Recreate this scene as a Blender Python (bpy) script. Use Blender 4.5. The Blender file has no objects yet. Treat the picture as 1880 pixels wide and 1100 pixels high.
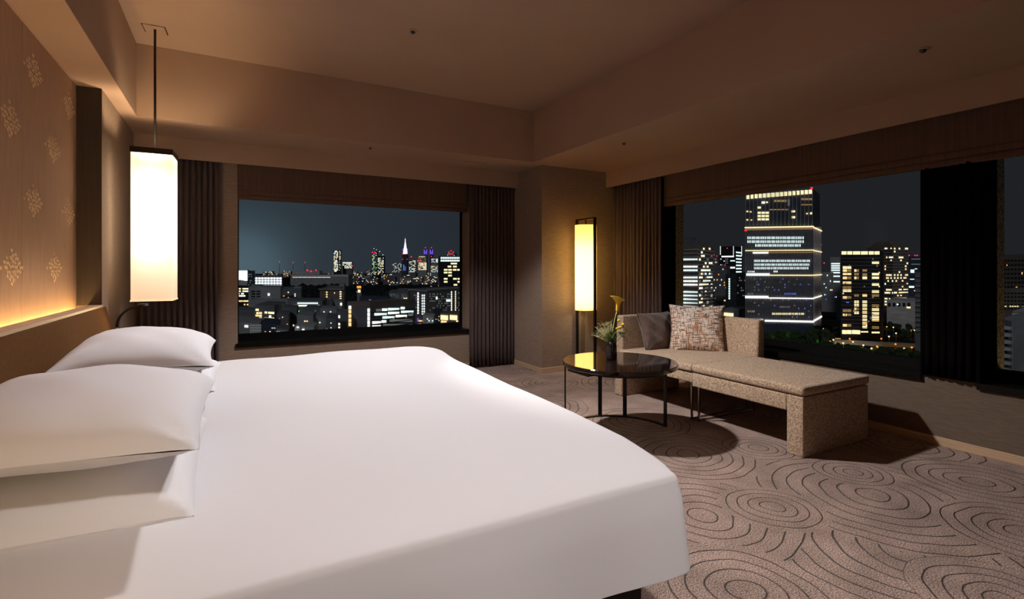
import bpy, bmesh, math, random
from mathutils import Vector, Matrix
random.seed(7)
sc = bpy.context.scene
COL = sc.collection

# ------------------------------------------------------------------ camera, world, key lights, exposure
EYE = 1.25
F_ = (0.4818, 0.8763); R_ = (0.8763, -0.4818)
cam_d = bpy.data.cameras.new('camera'); cam = bpy.data.objects.new('camera', cam_d); COL.objects.link(cam)
cam.location = (0, 0, EYE); cam.rotation_euler = (math.radians(90), 0, -math.radians(28.8))
cam_d.sensor_fit = 'HORIZONTAL'; cam_d.sensor_width = 36.0; cam_d.lens = 36.0 * 936 / 1880
cam_d.shift_y = -56 / 1880; cam_d.clip_start = 0.02; cam_d.clip_end = 20000
sc.camera = cam
sc.view_settings.view_transform = 'Standard'; sc.view_settings.look = 'None'
sc.view_settings.exposure = 0.0; sc.view_settings.gamma = 1.0; sc.view_settings.use_curve_mapping = False
try:
    sc.cycles.use_denoising = True; sc.cycles.sample_clamp_indirect = 4.0
    sc.cycles.max_bounces = 8; sc.cycles.diffuse_bounces = 5; sc.cycles.transparent_max_bounces = 8
    sc.cycles.caustics_reflective = False; sc.cycles.caustics_refractive = False
    sc.cycles.blur_glossy = 0.5
except Exception: pass

world = bpy.data.worlds.new('night_sky'); sc.world = world; world.use_nodes = True
wn, wl = world.node_tree.nodes, world.node_tree.links
wn.clear()
w_out = wn.new('ShaderNodeOutputWorld'); w_bg = wn.new('ShaderNodeBackground'); w_tc = wn.new('ShaderNodeTexCoord')
w_dot = wn.new('ShaderNodeVectorMath'); w_dot.operation = 'DOT_PRODUCT'
_v = Vector((F_[0]*936 + R_[0]*(440-940), F_[1]*936 + R_[1]*(440-940), 0)).normalized()   # towards the floodlit stadium
w_dot.inputs[1].default_value = _v
w_r = wn.new('ShaderNodeValToRGB'); w_r.color_ramp.interpolation = 'B_SPLINE'; e = w_r.color_ramp.elements
e[0].position = 0.0; e[0].color = (0.0135, 0.0145, 0.0165, 1)
e[1].position = 1.0; e[1].color = (0.085, 0.135, 0.165, 1)
for p, c in ((0.35, (0.0165, 0.019, 0.023)), (0.65, (0.021, 0.026, 0.034)), (0.90, (0.0255, 0.0325, 0.042)), (0.96, (0.029, 0.040, 0.051)), (0.985, (0.040, 0.058, 0.072))):
    q = e.new(p); q.color = (*c, 1)
wl.new(w_tc.outputs['Generated'], w_dot.inputs[0]); w_mr = wn.new('ShaderNodeMapRange'); w_mr.inputs[1].default_value = 0.8; wl.new(w_dot.outputs['Value'], w_mr.inputs[0]); wl.new(w_mr.outputs[0], w_r.inputs[0])
wl.new(w_r.outputs[0], w_bg.inputs[0]); w_bg.inputs[1].default_value = 1.0; wl.new(w_bg.outputs[0], w_out.inputs[0])

KEY_POWER, SECOND_POWER, PENDANT_POWER, FLOORLAMP_POWER = 250, 215, 2.1, 2.1
def spot(name, loc, target, power, size, blend, radius, color, parent=None):
    d = bpy.data.lights.new(name, 'SPOT'); d.energy = power; d.spot_size = math.radians(size); d.spot_blend = blend
    d.shadow_soft_size = radius; d.color = color
    o = bpy.data.objects.new(name, d); COL.objects.link(o); o.location = loc
    o.rotation_euler = (Vector(target) - Vector(loc)).to_track_quat('-Z', 'Y').to_euler()
    return o
key = spot('spotlight_beam', (1.227, 3.82, 3.03), (1.45, 3.6, 0.0), KEY_POWER, 116, 0.30, 0.07, (1.0, 0.975, 1.0))
spot('sofa_spotlight_beam', (1.245, 3.80, 3.03), (2.95, 2.25, 0.0), 290, 64, 0.6, 0.07, (1.0, 0.94, 0.88))
spot('second_spotlight_beam', (1.15, -0.75, 3.03), (1.0, 1.2, 0.3), SECOND_POWER, 68, 0.9, 0.10, (1.0, 0.93, 0.90))
city_fill_d = bpy.data.lights.new('added_city_fill', 'SUN'); city_fill_d.energy = 0.22; city_fill_d.angle = math.radians(6); city_fill_d.color = (0.88, 0.90, 1.0)  # added sun lamp, not a real moon; brightens the dark building faces
city_fill = bpy.data.objects.new('added_city_fill', city_fill_d); COL.objects.link(city_fill); city_fill.rotation_euler = Vector((F_[0]+0.25, F_[1], -0.65)).to_track_quat('-Z', 'Y').to_euler()
WARM = (1.0, 0.66, 0.34)

# ------------------------------------------------------------------ helpers
def tag(o, label=None, cat=None, group=None, kind=None):
    if label: o['label'] = label
    if cat: o['category'] = cat
    if group: o['group'] = group
    if kind: o['kind'] = kind
    return o
def empty(name, loc, label, cat, rz=0, group=None):
    o = bpy.data.objects.new(name, None); COL.objects.link(o); o.location = loc; o.rotation_euler = (0, 0, rz)
    o.empty_display_size = 0.1
    return tag(o, label, cat, group)
def link_mesh(name, me, mat=None, parent=None, loc=None, rot=None):
    o = bpy.data.objects.new(name, me); COL.objects.link(o)
    if mat is not None and len(me.materials) == 0: me.materials.append(mat)
    if parent: o.parent = parent
    if loc: o.location = loc
    if rot: o.rotation_euler = rot
    return o
class MB:
    def __init__(s): s.v = []; s.f = []
    def quad(s, a, b, c, d):
        n = len(s.v); s.v += [tuple(a), tuple(b), tuple(c), tuple(d)]; s.f.append((n, n+1, n+2, n+3)); return s
    def hexa(s, p):  # p: 4 bottom, 4 top
        n = len(s.v); s.v += [tuple(q) for q in p]
        s.f += [(n+3, n+2, n+1, n), (n+4, n+5, n+6, n+7)] + [(n+i, n+(i+1) % 4, n+4+(i+1) % 4, n+4+i) for i in range(4)]
        return s
    def box(s, x0, x1, y0, y1, z0, z1):
        return s.hexa([(x0, y0, z0), (x1, y0, z0), (x1, y1, z0), (x0, y1, z0), (x0, y0, z1), (x1, y0, z1), (x1, y1, z1), (x0, y1, z1)])
    def grid(s, pts, closed_u=False, closed_v=False):
        n = len(s.v); nu, nv = len(pts), len(pts[0])
        for r in pts: s.v += [tuple(p) for p in r]
        for i in range(nu if closed_u else nu-1):
            for j in range(nv if closed_v else nv-1):
                a, b = i, (i+1) % nu; c, d = j, (j+1) % nv
                s.f.append((n+a*nv+c, n+b*nv+c, n+b*nv+d, n+a*nv+d))
        return s
    def tube(s, path, r, seg=8, cap=True):
        rings = []
        P = [Vector(p) for p in path]
        rr = r if isinstance(r, (list, tuple)) else [r]*len(P)
        prev = None
        for i, p in enumerate(P):
            t = (P[min(i+1, len(P)-1)] - P[max(i-1, 0)]).normalized()
            up = Vector((0, 0, 1)) if abs(t.z) < 0.9 else Vector((1, 0, 0))
            if prev is None: x = t.cross(up).normalized()
            else: x = (prev - t*prev.dot(t)).normalized()
            prev = x; y = t.cross(x)
            rings.append([p + (x*math.cos(2*math.pi*k/seg) + y*math.sin(2*math.pi*k/seg))*rr[i] for k in range(seg)])
        n = len(s.v); s.grid(rings, closed_v=True)
        if cap:
            s.f.append(tuple(n+k for k in range(seg))[::-1]); m = n+(len(P)-1)*seg; s.f.append(tuple(m+k for k in range(seg)))
        return s
    def lathe(s, prof, seg=32, ripple=None, c=(0, 0), close=False):
        rings = []
        for (r, z) in prof:
            rings.append([(c[0]+(r*(1+(ripple(k, r, z) if ripple else 0)))*math.cos(2*math.pi*k/seg),
                           c[1]+(r*(1+(ripple(k, r, z) if ripple else 0)))*math.sin(2*math.pi*k/seg), z) for k in range(seg)])
        s.grid(rings, closed_u=close, closed_v=True)
        return s
    def build(s, name, mat, parent=None, smooth=False, bevel=0, seg=2, kind=None, label=None, solid=0, sub=0, weld=False):
        me = bpy.data.meshes.new(name); me.from_pydata(s.v, [], s.f)
        bm = bmesh.new(); bm.from_mesh(me)
        if weld: bmesh.ops.remove_doubles(bm, verts=bm.verts, dist=1e-5)
        bmesh.ops.recalc_face_normals(bm, faces=bm.faces)
        if bevel:
            bmesh.ops.bevel(bm, geom=list(bm.edges), offset=bevel, segments=seg, affect='EDGES', profile=0.6)
        bm.to_mesh(me); bm.free()
        if smooth or (bevel and seg > 1):
            me.polygons.foreach_set('use_smooth', [True]*len(me.polygons))
        o = link_mesh(name, me, mat, parent)
        if solid: m = o.modifiers.new('solid', 'SOLIDIFY'); m.thickness = solid; m.offset = 0
        if sub: m = o.modifiers.new('sub', 'SUBSURF'); m.levels = m.render_levels = sub
        if kind: o['kind'] = kind
        if label: o['label'] = label
        return o
def copy_tree(o, parent=None):
    c = o.copy(); COL.objects.link(c)
    if parent: c.parent = parent
    for ch in list(o.children): copy_tree(ch, c)
    return c

# ------------------------------------------------------------------ materials
def mat(name, color, rough=0.6, metal=0.0, spec=0.5, coat=0.0, sheen=0.0, build=None):
    m = bpy.data.materials.new(name); m.use_nodes = True
    b = m.node_tree.nodes['Principled BSDF']
    b.inputs['Base Color'].default_value = (*color, 1); b.inputs['Roughness'].default_value = rough
    b.inputs['Metallic'].default_value = metal; b.inputs['Specular IOR Level'].default_value = spec
    b.inputs['Coat Weight'].default_value = coat; b.inputs['Coat Roughness'].default_value = 0.05
    b.inputs['Sheen Weight'].default_value = sheen
    if build: build(m.node_tree.nodes, m.node_tree.links, b)
    return m
def noise_tint(c1, c2, scale=(10, 10, 10), detail=4, bump=0.0, bscale=None, dist=0.002, lo=0.35, hi=0.65):
    def f(n, l, b):
        tc = n.new('ShaderNodeTexCoord'); mp = n.new('ShaderNodeMapping'); mp.inputs['Scale'].default_value = scale
        nz = n.new('ShaderNodeTexNoise'); nz.inputs['Scale'].default_value = 1.0; nz.inputs['Detail'].default_value = detail
        r = n.new('ShaderNodeValToRGB'); r.color_ramp.elements[0].position = lo; r.color_ramp.elements[1].position = hi
        r.color_ramp.elements[0].color = (*c1, 1); r.color_ramp.elements[1].color = (*c2, 1)
        l.new(tc.outputs['Object'], mp.inputs[0]); l.new(mp.outputs[0], nz.inputs[0]); l.new(nz.outputs[0], r.inputs[0]); l.new(r.outputs[0], b.inputs['Base Color'])
        if bump:
            mp2 = n.new('ShaderNodeMapping'); mp2.inputs['Scale'].default_value = bscale or scale
            nz2 = n.new('ShaderNodeTexNoise'); nz2.inputs['Scale'].default_value = 1.0; nz2.inputs['Detail'].default_value = 3
            bp = n.new('ShaderNodeBump'); bp.inputs['Strength'].default_value = bump; bp.inputs['Distance'].default_value = dist
            l.new(tc.outputs['Object'], mp2.inputs[0]); l.new(mp2.outputs[0], nz2.inputs[0]); l.new(nz2.outputs[0], bp.inputs['Height']); l.new(bp.outputs[0], b.inputs['Normal'])
    return f
def emis(name, color, strength):
    m = bpy.data.materials.new(name); m.use_nodes = True; n, l = m.node_tree.nodes, m.node_tree.links; n.clear()
    o = n.new('ShaderNodeOutputMaterial'); em = n.new('ShaderNodeEmission'); em.inputs[0].default_value = (*color, 1); em.inputs[1].default_value = strength
    l.new(em.outputs[0], o.inputs[0])
    m.cycles.emission_sampling = 'NONE' if strength < 3 else 'AUTO'
    return m
M = {}
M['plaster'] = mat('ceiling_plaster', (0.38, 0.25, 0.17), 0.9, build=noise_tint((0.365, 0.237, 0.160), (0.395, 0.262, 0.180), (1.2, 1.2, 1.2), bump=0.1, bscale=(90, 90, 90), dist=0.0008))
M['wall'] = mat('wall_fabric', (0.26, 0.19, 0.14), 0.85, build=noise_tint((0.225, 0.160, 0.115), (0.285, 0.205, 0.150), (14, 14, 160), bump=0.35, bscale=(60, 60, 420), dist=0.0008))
M['wall_shade_tint'] = mat('window_wall_fabric', (0.13, 0.09, 0.062), 0.85, build=noise_tint((0.112, 0.077, 0.052), (0.145, 0.10, 0.07), (14, 14, 160), bump=0.35, bscale=(60, 60, 420), dist=0.0008))  # same wall fabric, darkened in its colour to stand in for weaker light
M['wall_v'] = mat('headboard_fabric', (0.42, 0.245, 0.14), 0.8, build=noise_tint((0.38, 0.215, 0.12), (0.46, 0.27, 0.155), (150, 150, 6), bump=0.3, bscale=(500, 500, 30), dist=0.0006))
M['lower_panel'] = mat('lower_headboard_fabric', (0.105, 0.047, 0.017), 0.95, spec=0.05, build=noise_tint((0.098, 0.043, 0.015), (0.112, 0.051, 0.019), (60, 60, 60), bump=0.2, bscale=(400, 400, 400), dist=0.0006))
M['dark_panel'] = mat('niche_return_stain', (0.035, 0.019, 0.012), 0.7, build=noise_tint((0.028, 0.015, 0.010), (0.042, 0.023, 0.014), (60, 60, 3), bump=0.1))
M['motif'] = mat('pale_gold_thread', (0.88, 0.64, 0.38), 0.5, metal=0.0)
M['curtain'] = mat('brown_curtain_cloth', (0.07, 0.042, 0.036), 0.85, sheen=0.1, build=noise_tint((0.062, 0.036, 0.031), (0.082, 0.049, 0.042), (40, 40, 4), bump=0.3, bscale=(500, 500, 500), dist=0.0006))
M['curtain_black'] = mat('blackout_cloth', (0.004, 0.003, 0.003), 0.95, spec=0.0, build=noise_tint((0.003, 0.0025, 0.0025), (0.005, 0.004, 0.004), (40, 40, 4)))
M['shade'] = mat('roman_shade_cloth', (0.09, 0.045, 0.03), 0.85, build=noise_tint((0.078, 0.040, 0.026), (0.102, 0.052, 0.035), (70, 70, 2), bump=0.3, bscale=(260, 260, 10), dist=0.0008))
M['granite'] = mat('black_granite', (0.012, 0.012, 0.012), 0.3, spec=0.2, build=noise_tint((0.002, 0.002, 0.002), (0.03, 0.024, 0.018), (120, 120, 120), detail=6, lo=0.5, hi=0.75))
M['granite_gold'] = mat('tan_granite', (0.22, 0.16, 0.09), 0.5, build=noise_tint((0.08, 0.055, 0.03), (0.52, 0.37, 0.20), (60, 60, 60), detail=6, lo=0.4, hi=0.6, bump=0.4, dist=0.002))
M['frame_black'] = mat('black_window_metal', (0.003, 0.003, 0.003), 0.6, spec=0.1)
M['black_metal'] = mat('black_lamp_metal', (0.012, 0.009, 0.008), 0.35, metal=0.3)
M['bronze'] = mat('brass_stem', (0.45, 0.30, 0.16), 0.3, metal=1.0)
M['chrome'] = mat('brushed_chrome', (0.35, 0.30, 0.27), 0.22, metal=1.0)
M['baseboard'] = mat('pale_wood_baseboard', (0.50, 0.34, 0.21), 0.5, build=noise_tint((0.46, 0.31, 0.19), (0.54, 0.37, 0.23), (3, 3, 80)))
def linen_b(n, l, b):
    tc = n.new('ShaderNodeTexCoord'); nz = n.new('ShaderNodeTexNoise'); nz.inputs['Scale'].default_value = 3.0; nz.inputs['Detail'].default_value = 3
    n2 = n.new('ShaderNodeTexNoise'); n2.inputs['Scale'].default_value = 22; n2.inputs['Detail'].default_value = 4
    ad = n.new('ShaderNodeMath'); ad.operation = 'MULTIPLY_ADD'; ad.inputs[1].default_value = 0.15
    bp = n.new('ShaderNodeBump'); bp.inputs['Strength'].default_value = 0.22; bp.inputs['Distance'].default_value = 0.012
    l.new(tc.outputs['Object'], nz.inputs[0]); l.new(tc.outputs['Object'], n2.inputs[0]); l.new(n2.outputs[0], ad.inputs[0]); l.new(nz.outputs[0], ad.inputs[2])
    l.new(ad.outputs[0], bp.inputs['Height']); l.new(bp.outputs[0], b.inputs['Normal'])
M['linen'] = mat('white_bed_linen', (0.80, 0.785, 0.80), 0.85, spec=0.2, build=linen_b)
M['pillow_linen'] = mat('white_pillow_linen', (0.88, 0.865, 0.88), 0.85, spec=0.2, build=linen_b)
M['sofa'] = mat('taupe_chenille', (0.22, 0.155, 0.11), 0.9, sheen=0.2, build=noise_tint((0.25, 0.165, 0.105), (0.60, 0.44, 0.30), (120, 120, 120), detail=3, lo=0.38, hi=0.62, bump=0.5, bscale=(260, 260, 260), dist=0.002))
M['cushion_brown'] = mat('brown_velvet', (0.11, 0.068, 0.050), 0.8, sheen=0.4, build=noise_tint((0.09, 0.055, 0.04), (0.13, 0.08, 0.06), (20, 20, 20), bump=0.25, bscale=(12, 12, 12), dist=0.01))
M['lacquer'] = mat('black_lacquer', (0.012, 0.007, 0.006), 0.07, coat=0.5)
M['ceramic'] = mat('black_ribbed_glaze', (0.02, 0.016, 0.016), 0.22, coat=0.4)
M['green'] = mat('leaf_green', (0.12, 0.24, 0.04), 0.5)
M['stem'] = mat('pale_stem_green', (0.38, 0.45, 0.14), 0.5)
M['grass'] = mat('dry_grass_green', (0.50, 0.48, 0.24), 0.7)
M['lily'] = mat('yellow_lily', (0.95, 0.60, 0.03), 0.45, build=noise_tint((0.95, 0.50, 0.02), (0.95, 0.72, 0.08), (14, 14, 14)))
M['pompom'] = mat('yellow_button_flower', (0.80, 0.52, 0.02), 0.8)
M['white_metal'] = mat('off_white_fitting', (0.35, 0.26, 0.19), 0.5)
M['black_void'] = mat('dark_fitting_core', (0.01, 0.008, 0.007), 0.4)
M['sheet_dark'] = mat('black_bed_base', (0.012, 0.008, 0.008), 0.7)
def cushion_b(n, l, b):
    tc = n.new('ShaderNodeTexCoord')
    base = None
    mixes = []
    for i, (sc_, th, col) in enumerate((((120, 13, 1), 0.60, (0.13, 0.07, 0.045)), ((13, 120, 1), 0.60, (0.12, 0.06, 0.04)),
                                        ((105, 11, 1), 0.61, (0.42, 0.20, 0.10)), ((11, 105, 1), 0.61, (0.45, 0.21, 0.10)))):
        mp = n.new('ShaderNodeMapping'); mp.inputs['Scale'].default_value = sc_; mp.inputs['Location'].default_value = (i*7.3, i*3.1, i*5.7)
        nz = n.new('ShaderNodeTexNoise'); nz.inputs['Scale'].default_value = 1; nz.inputs['Detail'].default_value = 1
        gt = n.new('ShaderNodeMapRange'); gt.inputs[1].default_value = th-0.02; gt.inputs[2].default_value = th+0.02
        mx = n.new('ShaderNodeMix'); mx.data_type = 'RGBA'
        l.new(tc.outputs['Object'], mp.inputs[0]); l.new(mp.outputs[0], nz.inputs[0]); l.new(nz.outputs[0], gt.inputs[0]); l.new(gt.outputs[0], mx.inputs[0])
        if base is None: mx.inputs[6].default_value = (0.80, 0.70, 0.60, 1)
        else: l.new(base, mx.inputs[6])
        mx.inputs[7].default_value = (*col, 1); base = mx.outputs[2]
    l.new(base, b.inputs['Base Color'])
M['cushion_pattern'] = mat('crosshatch_weave', (0.6, 0.5, 0.4), 0.7, sheen=0.2, build=cushion_b)

def carpet_b(n, l, b):
    tc = n.new('ShaderNodeTexCoord'); wn_ = n.new('ShaderNodeTexNoise'); wn_.inputs['Scale'].default_value = 2.2; wn_.inputs['Detail'].default_value = 2
    ws = n.new('ShaderNodeVectorMath'); ws.operation = 'MULTIPLY_ADD'; ws.inputs[1].default_value = (0.11, 0.11, 0)
    l.new(tc.outputs['Object'], wn_.inputs[0]); l.new(wn_.outputs['Color'], ws.inputs[0]); l.new(tc.outputs['Object'], ws.inputs[2])
    sep = n.new('ShaderNodeVectorMath'); sep.operation = 'MULTIPLY'; sep.inputs[1].default_value = (1, 1, 0); l.new(ws.outputs[0], sep.inputs[0])
    rings = [((3.45, 0.55), 0.55, 0.075), ((1.75, 2.6), 0.6, 0.09), ((2.60, 1.15), 0.62, 0.085), ((3.10, 1.50), 0.60, 0.082), ((2.10, 1.80), 0.46, 0.075), ((4.20, 1.85), 0.46, 0.07),
             ((3.85, 1.30), 0.36, 0.07), ((2.70, 2.45), 0.48, 0.07), ((2.95, 3.15), 0.40, 0.065), ((3.30, 0.95), 0.34, 0.06), ((2.48, 1.68), 0.26, 0.055),
             ((3.35, 1.74), 0.24, 0.052), ((3.22, 2.30), 0.24, 0.055), ((1.75, 1.30), 0.34, 0.07), ((2.55, 0.80), 0.30, 0.06), ((3.1, 4.7), 0.42, 0.07), ((2.45, 3.95), 0.45, 0.075),
             ((3.0, 5.5), 0.3, 0.06), ((1.9, 4.6), 0.5, 0.08), ((3.8, 4.3), 0.5, 0.08), ((3.9, 2.9), 0.4, 0.07), ((2.2, 5.3), 0.4, 0.07), ((1.6, 0.7), 0.4, 0.07), ((2.3, 0.3), 0.5, 0.08), ((3.9, 0.3), 0.5, 0.08)]
    cur = None
    for (c, R, sp) in rings:
        d = n.new('ShaderNodeVectorMath'); d.operation = 'DISTANCE'; d.inputs[1].default_value = (c[0]+0.055, c[1]+0.055, 0); l.new(sep.outputs[0], d.inputs[0])
        mu = n.new('ShaderNodeMath'); mu.operation = 'MULTIPLY'; mu.inputs[1].default_value = 1/sp; l.new(d.outputs['Value'], mu.inputs[0])
        lt = n.new('ShaderNodeMath'); lt.operation = 'LESS_THAN'; lt.inputs[1].default_value = R; l.new(d.outputs['Value'], lt.inputs[0])
        mx = n.new('ShaderNodeMix'); mx.data_type = 'FLOAT'; l.new(lt.outputs[0], mx.inputs[0]); l.new(mu.outputs[0], mx.inputs[3])
        if cur is None: mx.inputs[2].default_value = 0.5
        else: l.new(cur, mx.inputs[2])
        cur = mx.outputs[0]
    pp = n.new('ShaderNodeMath'); pp.operation = 'PINGPONG'; pp.inputs[1].default_value = 0.5; l.new(cur, pp.inputs[0])
    ln = n.new('ShaderNodeMapRange'); ln.inputs[1].default_value = 0.015; ln.inputs[2].default_value = 0.07; l.new(pp.outputs[0], ln.inputs[0])   # 0 in the carved line
    fz = n.new('ShaderNodeTexNoise'); fz.inputs['Scale'].default_value = 170; fz.inputs['Detail'].default_value = 2; l.new(tc.outputs['Object'], fz.inputs[0])
    bz = n.new('ShaderNodeTexNoise'); bz.inputs['Scale'].default_value = 5; bz.inputs['Detail'].default_value = 4; l.new(tc.outputs['Object'], bz.inputs[0])
    r1 = n.new('ShaderNodeMix'); r1.data_type = 'RGBA'; r1.inputs[6].default_value = (0.13, 0.088, 0.072, 1); r1.inputs[7].default_value = (0.50, 0.36, 0.30, 1)
    fr = n.new('ShaderNodeMapRange'); fr.inputs[1].default_value = 0.38; fr.inputs[2].default_value = 0.62; l.new(fz.outputs[0], fr.inputs[0]); l.new(fr.outputs[0], r1.inputs[0])
    r2 = n.new('ShaderNodeMix'); r2.data_type = 'RGBA'; r2.blend_type = 'MULTIPLY'; r2.inputs[0].default_value = 1.0
    r3 = n.new('ShaderNodeMapRange'); r3.inputs[1].default_value = 0.3; r3.inputs[2].default_value = 0.7; r3.inputs[3].default_value = 0.72; r3.inputs[4].default_value = 1.15; l.new(bz.outputs[0], r3.inputs[0])
    r4 = n.new('ShaderNodeMapRange'); r4.inputs[3].default_value = 0.20; r4.inputs[4].default_value = 1.0; l.new(ln.outputs[0], r4.inputs[0])
    m5 = n.new('ShaderNodeMath'); m5.operation = 'MULTIPLY'; l.new(r3.outputs[0], m5.inputs[0]); l.new(r4.outputs[0], m5.inputs[1])
    l.new(r1.outputs[2], r2.inputs[6]); l.new(m5.outputs[0], r2.inputs[7]); l.new(r2.outputs[2], b.inputs['Base Color'])
    h = n.new('ShaderNodeMath'); h.operation = 'MULTIPLY_ADD'; h.inputs[1].default_value = 0.5; l.new(fz.outputs[0], h.inputs[0]); l.new(ln.outputs[0], h.inputs[2])
    bp = n.new('ShaderNodeBump'); bp.inputs['Strength'].default_value = 0.8; bp.inputs['Distance'].default_value = 0.006; l.new(h.outputs[0], bp.inputs['Height']); l.new(bp.outputs[0], b.inputs['Normal'])
M['carpet'] = mat('carved_ring_carpet', (0.2, 0.14, 0.12), 0.95, spec=0.1, sheen=0.1, build=carpet_b)

def pane_mat():
    m = bpy.data.materials.new('window_glass'); m.use_nodes = True; n, l = m.node_tree.nodes, m.node_tree.links; n.clear()
    o = n.new('ShaderNodeOutputMaterial'); mx = n.new('ShaderNodeMixShader'); t = n.new('ShaderNodeBsdfTransparent'); g = n.new('ShaderNodeBsdfGlossy'); fr = n.new('ShaderNodeFresnel')
    g.inputs['Roughness'].default_value = 0.0; t.inputs[0].default_value = (0.97, 0.98, 0.98, 1); fr.inputs[0].default_value = 1.06
    l.new(fr.outputs[0], mx.inputs[0]); l.new(t.outputs[0], mx.inputs[1]); l.new(g.outputs[0], mx.inputs[2]); l.new(mx.outputs[0], o.inputs[0])
    return m
M['glass'] = pane_mat()
def lamp_shade_mat(name, col, glow, strength):
    m = bpy.data.materials.new(name); m.use_nodes = True; n, l = m.node_tree.nodes, m.node_tree.links; n.clear()
    o = n.new('ShaderNodeOutputMaterial'); tr = n.new('ShaderNodeBsdfTranslucent'); df = n.new('ShaderNodeBsdfDiffuse'); em = n.new('ShaderNodeEmission')
    tr.inputs[0].default_value = (*col, 1); df.inputs[0].default_value = (*[c*0.7 for c in col], 1); em.inputs[0].default_value = (*glow, 1); em.inputs[1].default_value = strength
    mx = n.new('ShaderNodeMixShader'); mx.inputs[0].default_value = 0.35; ad = n.new('ShaderNodeAddShader')
    l.new(tr.outputs[0], mx.inputs[1]); l.new(df.outputs[0], mx.inputs[2]); l.new(mx.outputs[0], ad.inputs[0]); l.new(em.outputs[0], ad.inputs[1]); l.new(ad.outputs[0], o.inputs[0])
    return m
M['pendant_shade'] = lamp_shade_mat('ivory_shade_cloth', (0.90, 0.875, 0.83), (1.0, 0.62, 0.32), 0.46)
M['floor_shade'] = lamp_shade_mat('yellow_shade_cloth', (0.95, 0.80, 0.42), (1.0, 0.56, 0.12), 0.95)
M['led'] = emis('warm_strip_light', (1.0, 0.66, 0.25), 55)

# ------------------------------------------------------------------ room shell
def struct(mb, name, m, label=None, **kw):
    o = mb.build(name, m, **kw); o['kind'] = 'structure'
    if label: o['label'] = label
    return o
XL, XW, YB = -0.79, 4.40, 5.95     # headboard wall, window wall, back wall
ZS, ZC = 2.5, 3.09                 # soffit, coffer
struct(MB().box(-1.3, 4.45, -2.6, 6.0, -0.1, 0.0), 'floor', M['carpet'], 'brown carpet carved with overlapping rings')
struct(MB().box(-0.68, 3.10, -2.4, 5.11, ZC, ZC+0.1), 'ceiling', M['plaster'], 'raised tray ceiling over the bed')
struct(MB().box(-1.3, -0.68, -2.4, 6.3, ZS, ZC+0.1), 'trim_1', M['plaster'], 'ceiling drop along the headboard wall')
struct(MB().box(-0.68, 3.10, 5.11, 6.3, ZS, ZC+0.1), 'trim_2', M['plaster'], 'ceiling drop along the back window')
struct(MB().box(3.10, 5.0, -2.4, 6.3, ZS, ZC+0.1), 'trim_3', M['plaster'], 'ceiling drop along the long window')
struct(MB().box(XL, 3.262, 5.77, 5.788, 2.30, ZS), 'trim_4', M['plaster'], 'curtain pelmet board over the back window')
struct(MB().box(4.24, 4.258, -2.4, 5.19, 2.30, ZS), 'trim_5', M['plaster'], 'curtain pelmet board over the long window')
struct(MB().box(3.262, 4.40, 5.19, 6.25, 0, ZS), 'wall_corner', M['wall'], 'square corner column between the windows')
# back wall with its opening
OX0, OX1 = 0.055, 2.66
b = MB()
b.box(XL-0.2, OX0, YB, 6.25, 0, ZS); b.box(OX1, 3.262, YB, 6.25, 0, ZS); b.box(OX0, OX1, YB, 6.25, 0, 0.44); b.box(OX0, OX1, YB, 6.25, 2.34, ZS)
struct(b, 'wall_back', M['wall'], 'brown wall around the back window')
# window wall with two openings
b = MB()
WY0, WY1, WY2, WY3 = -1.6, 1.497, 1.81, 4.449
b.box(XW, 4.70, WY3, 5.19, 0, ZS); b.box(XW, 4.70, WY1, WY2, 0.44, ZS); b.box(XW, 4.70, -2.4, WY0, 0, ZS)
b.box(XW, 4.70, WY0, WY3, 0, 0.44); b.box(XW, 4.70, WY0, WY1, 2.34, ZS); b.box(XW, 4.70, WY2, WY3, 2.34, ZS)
struct(b, 'wall_right', M['wall_shade_tint'], 'brown wall below the long window')
b = MB(); b.box(XL-0.2, XL, 4.48, YB, 0, ZS); b.box(XL-0.2, -0.94, -2.4, 4.48, 0, ZS); b.box(-0.94, XL, -2.4, -1.2, 0, ZS)
struct(b, 'wall_left', M['wall'], 'brown wall behind the headboard')
struct(MB().box(-1.3, 4.7, -2.5, -2.4, 0, ZC), 'wall_near', M['wall'], 'wall behind the viewer')
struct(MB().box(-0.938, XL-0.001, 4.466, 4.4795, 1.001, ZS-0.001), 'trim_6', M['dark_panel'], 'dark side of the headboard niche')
for nm, bx in (('baseboard_back', (XL, 3.262, YB-0.012, YB, 0, 0.06)), ('baseboard_right', (XW-0.012, XW, -2.4, 5.19, 0, 0.06)),
               ('baseboard_corner', (3.25, 3.262, 5.178, YB-0.012, 0, 0.06)), ('baseboard_front', (3.262, XW-0.012, 5.178, 5.19, 0, 0.06))):
    struct(MB().box(*bx), nm, M['baseboard'], 'pale wooden baseboard', bevel=0.002, seg=1)

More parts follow.
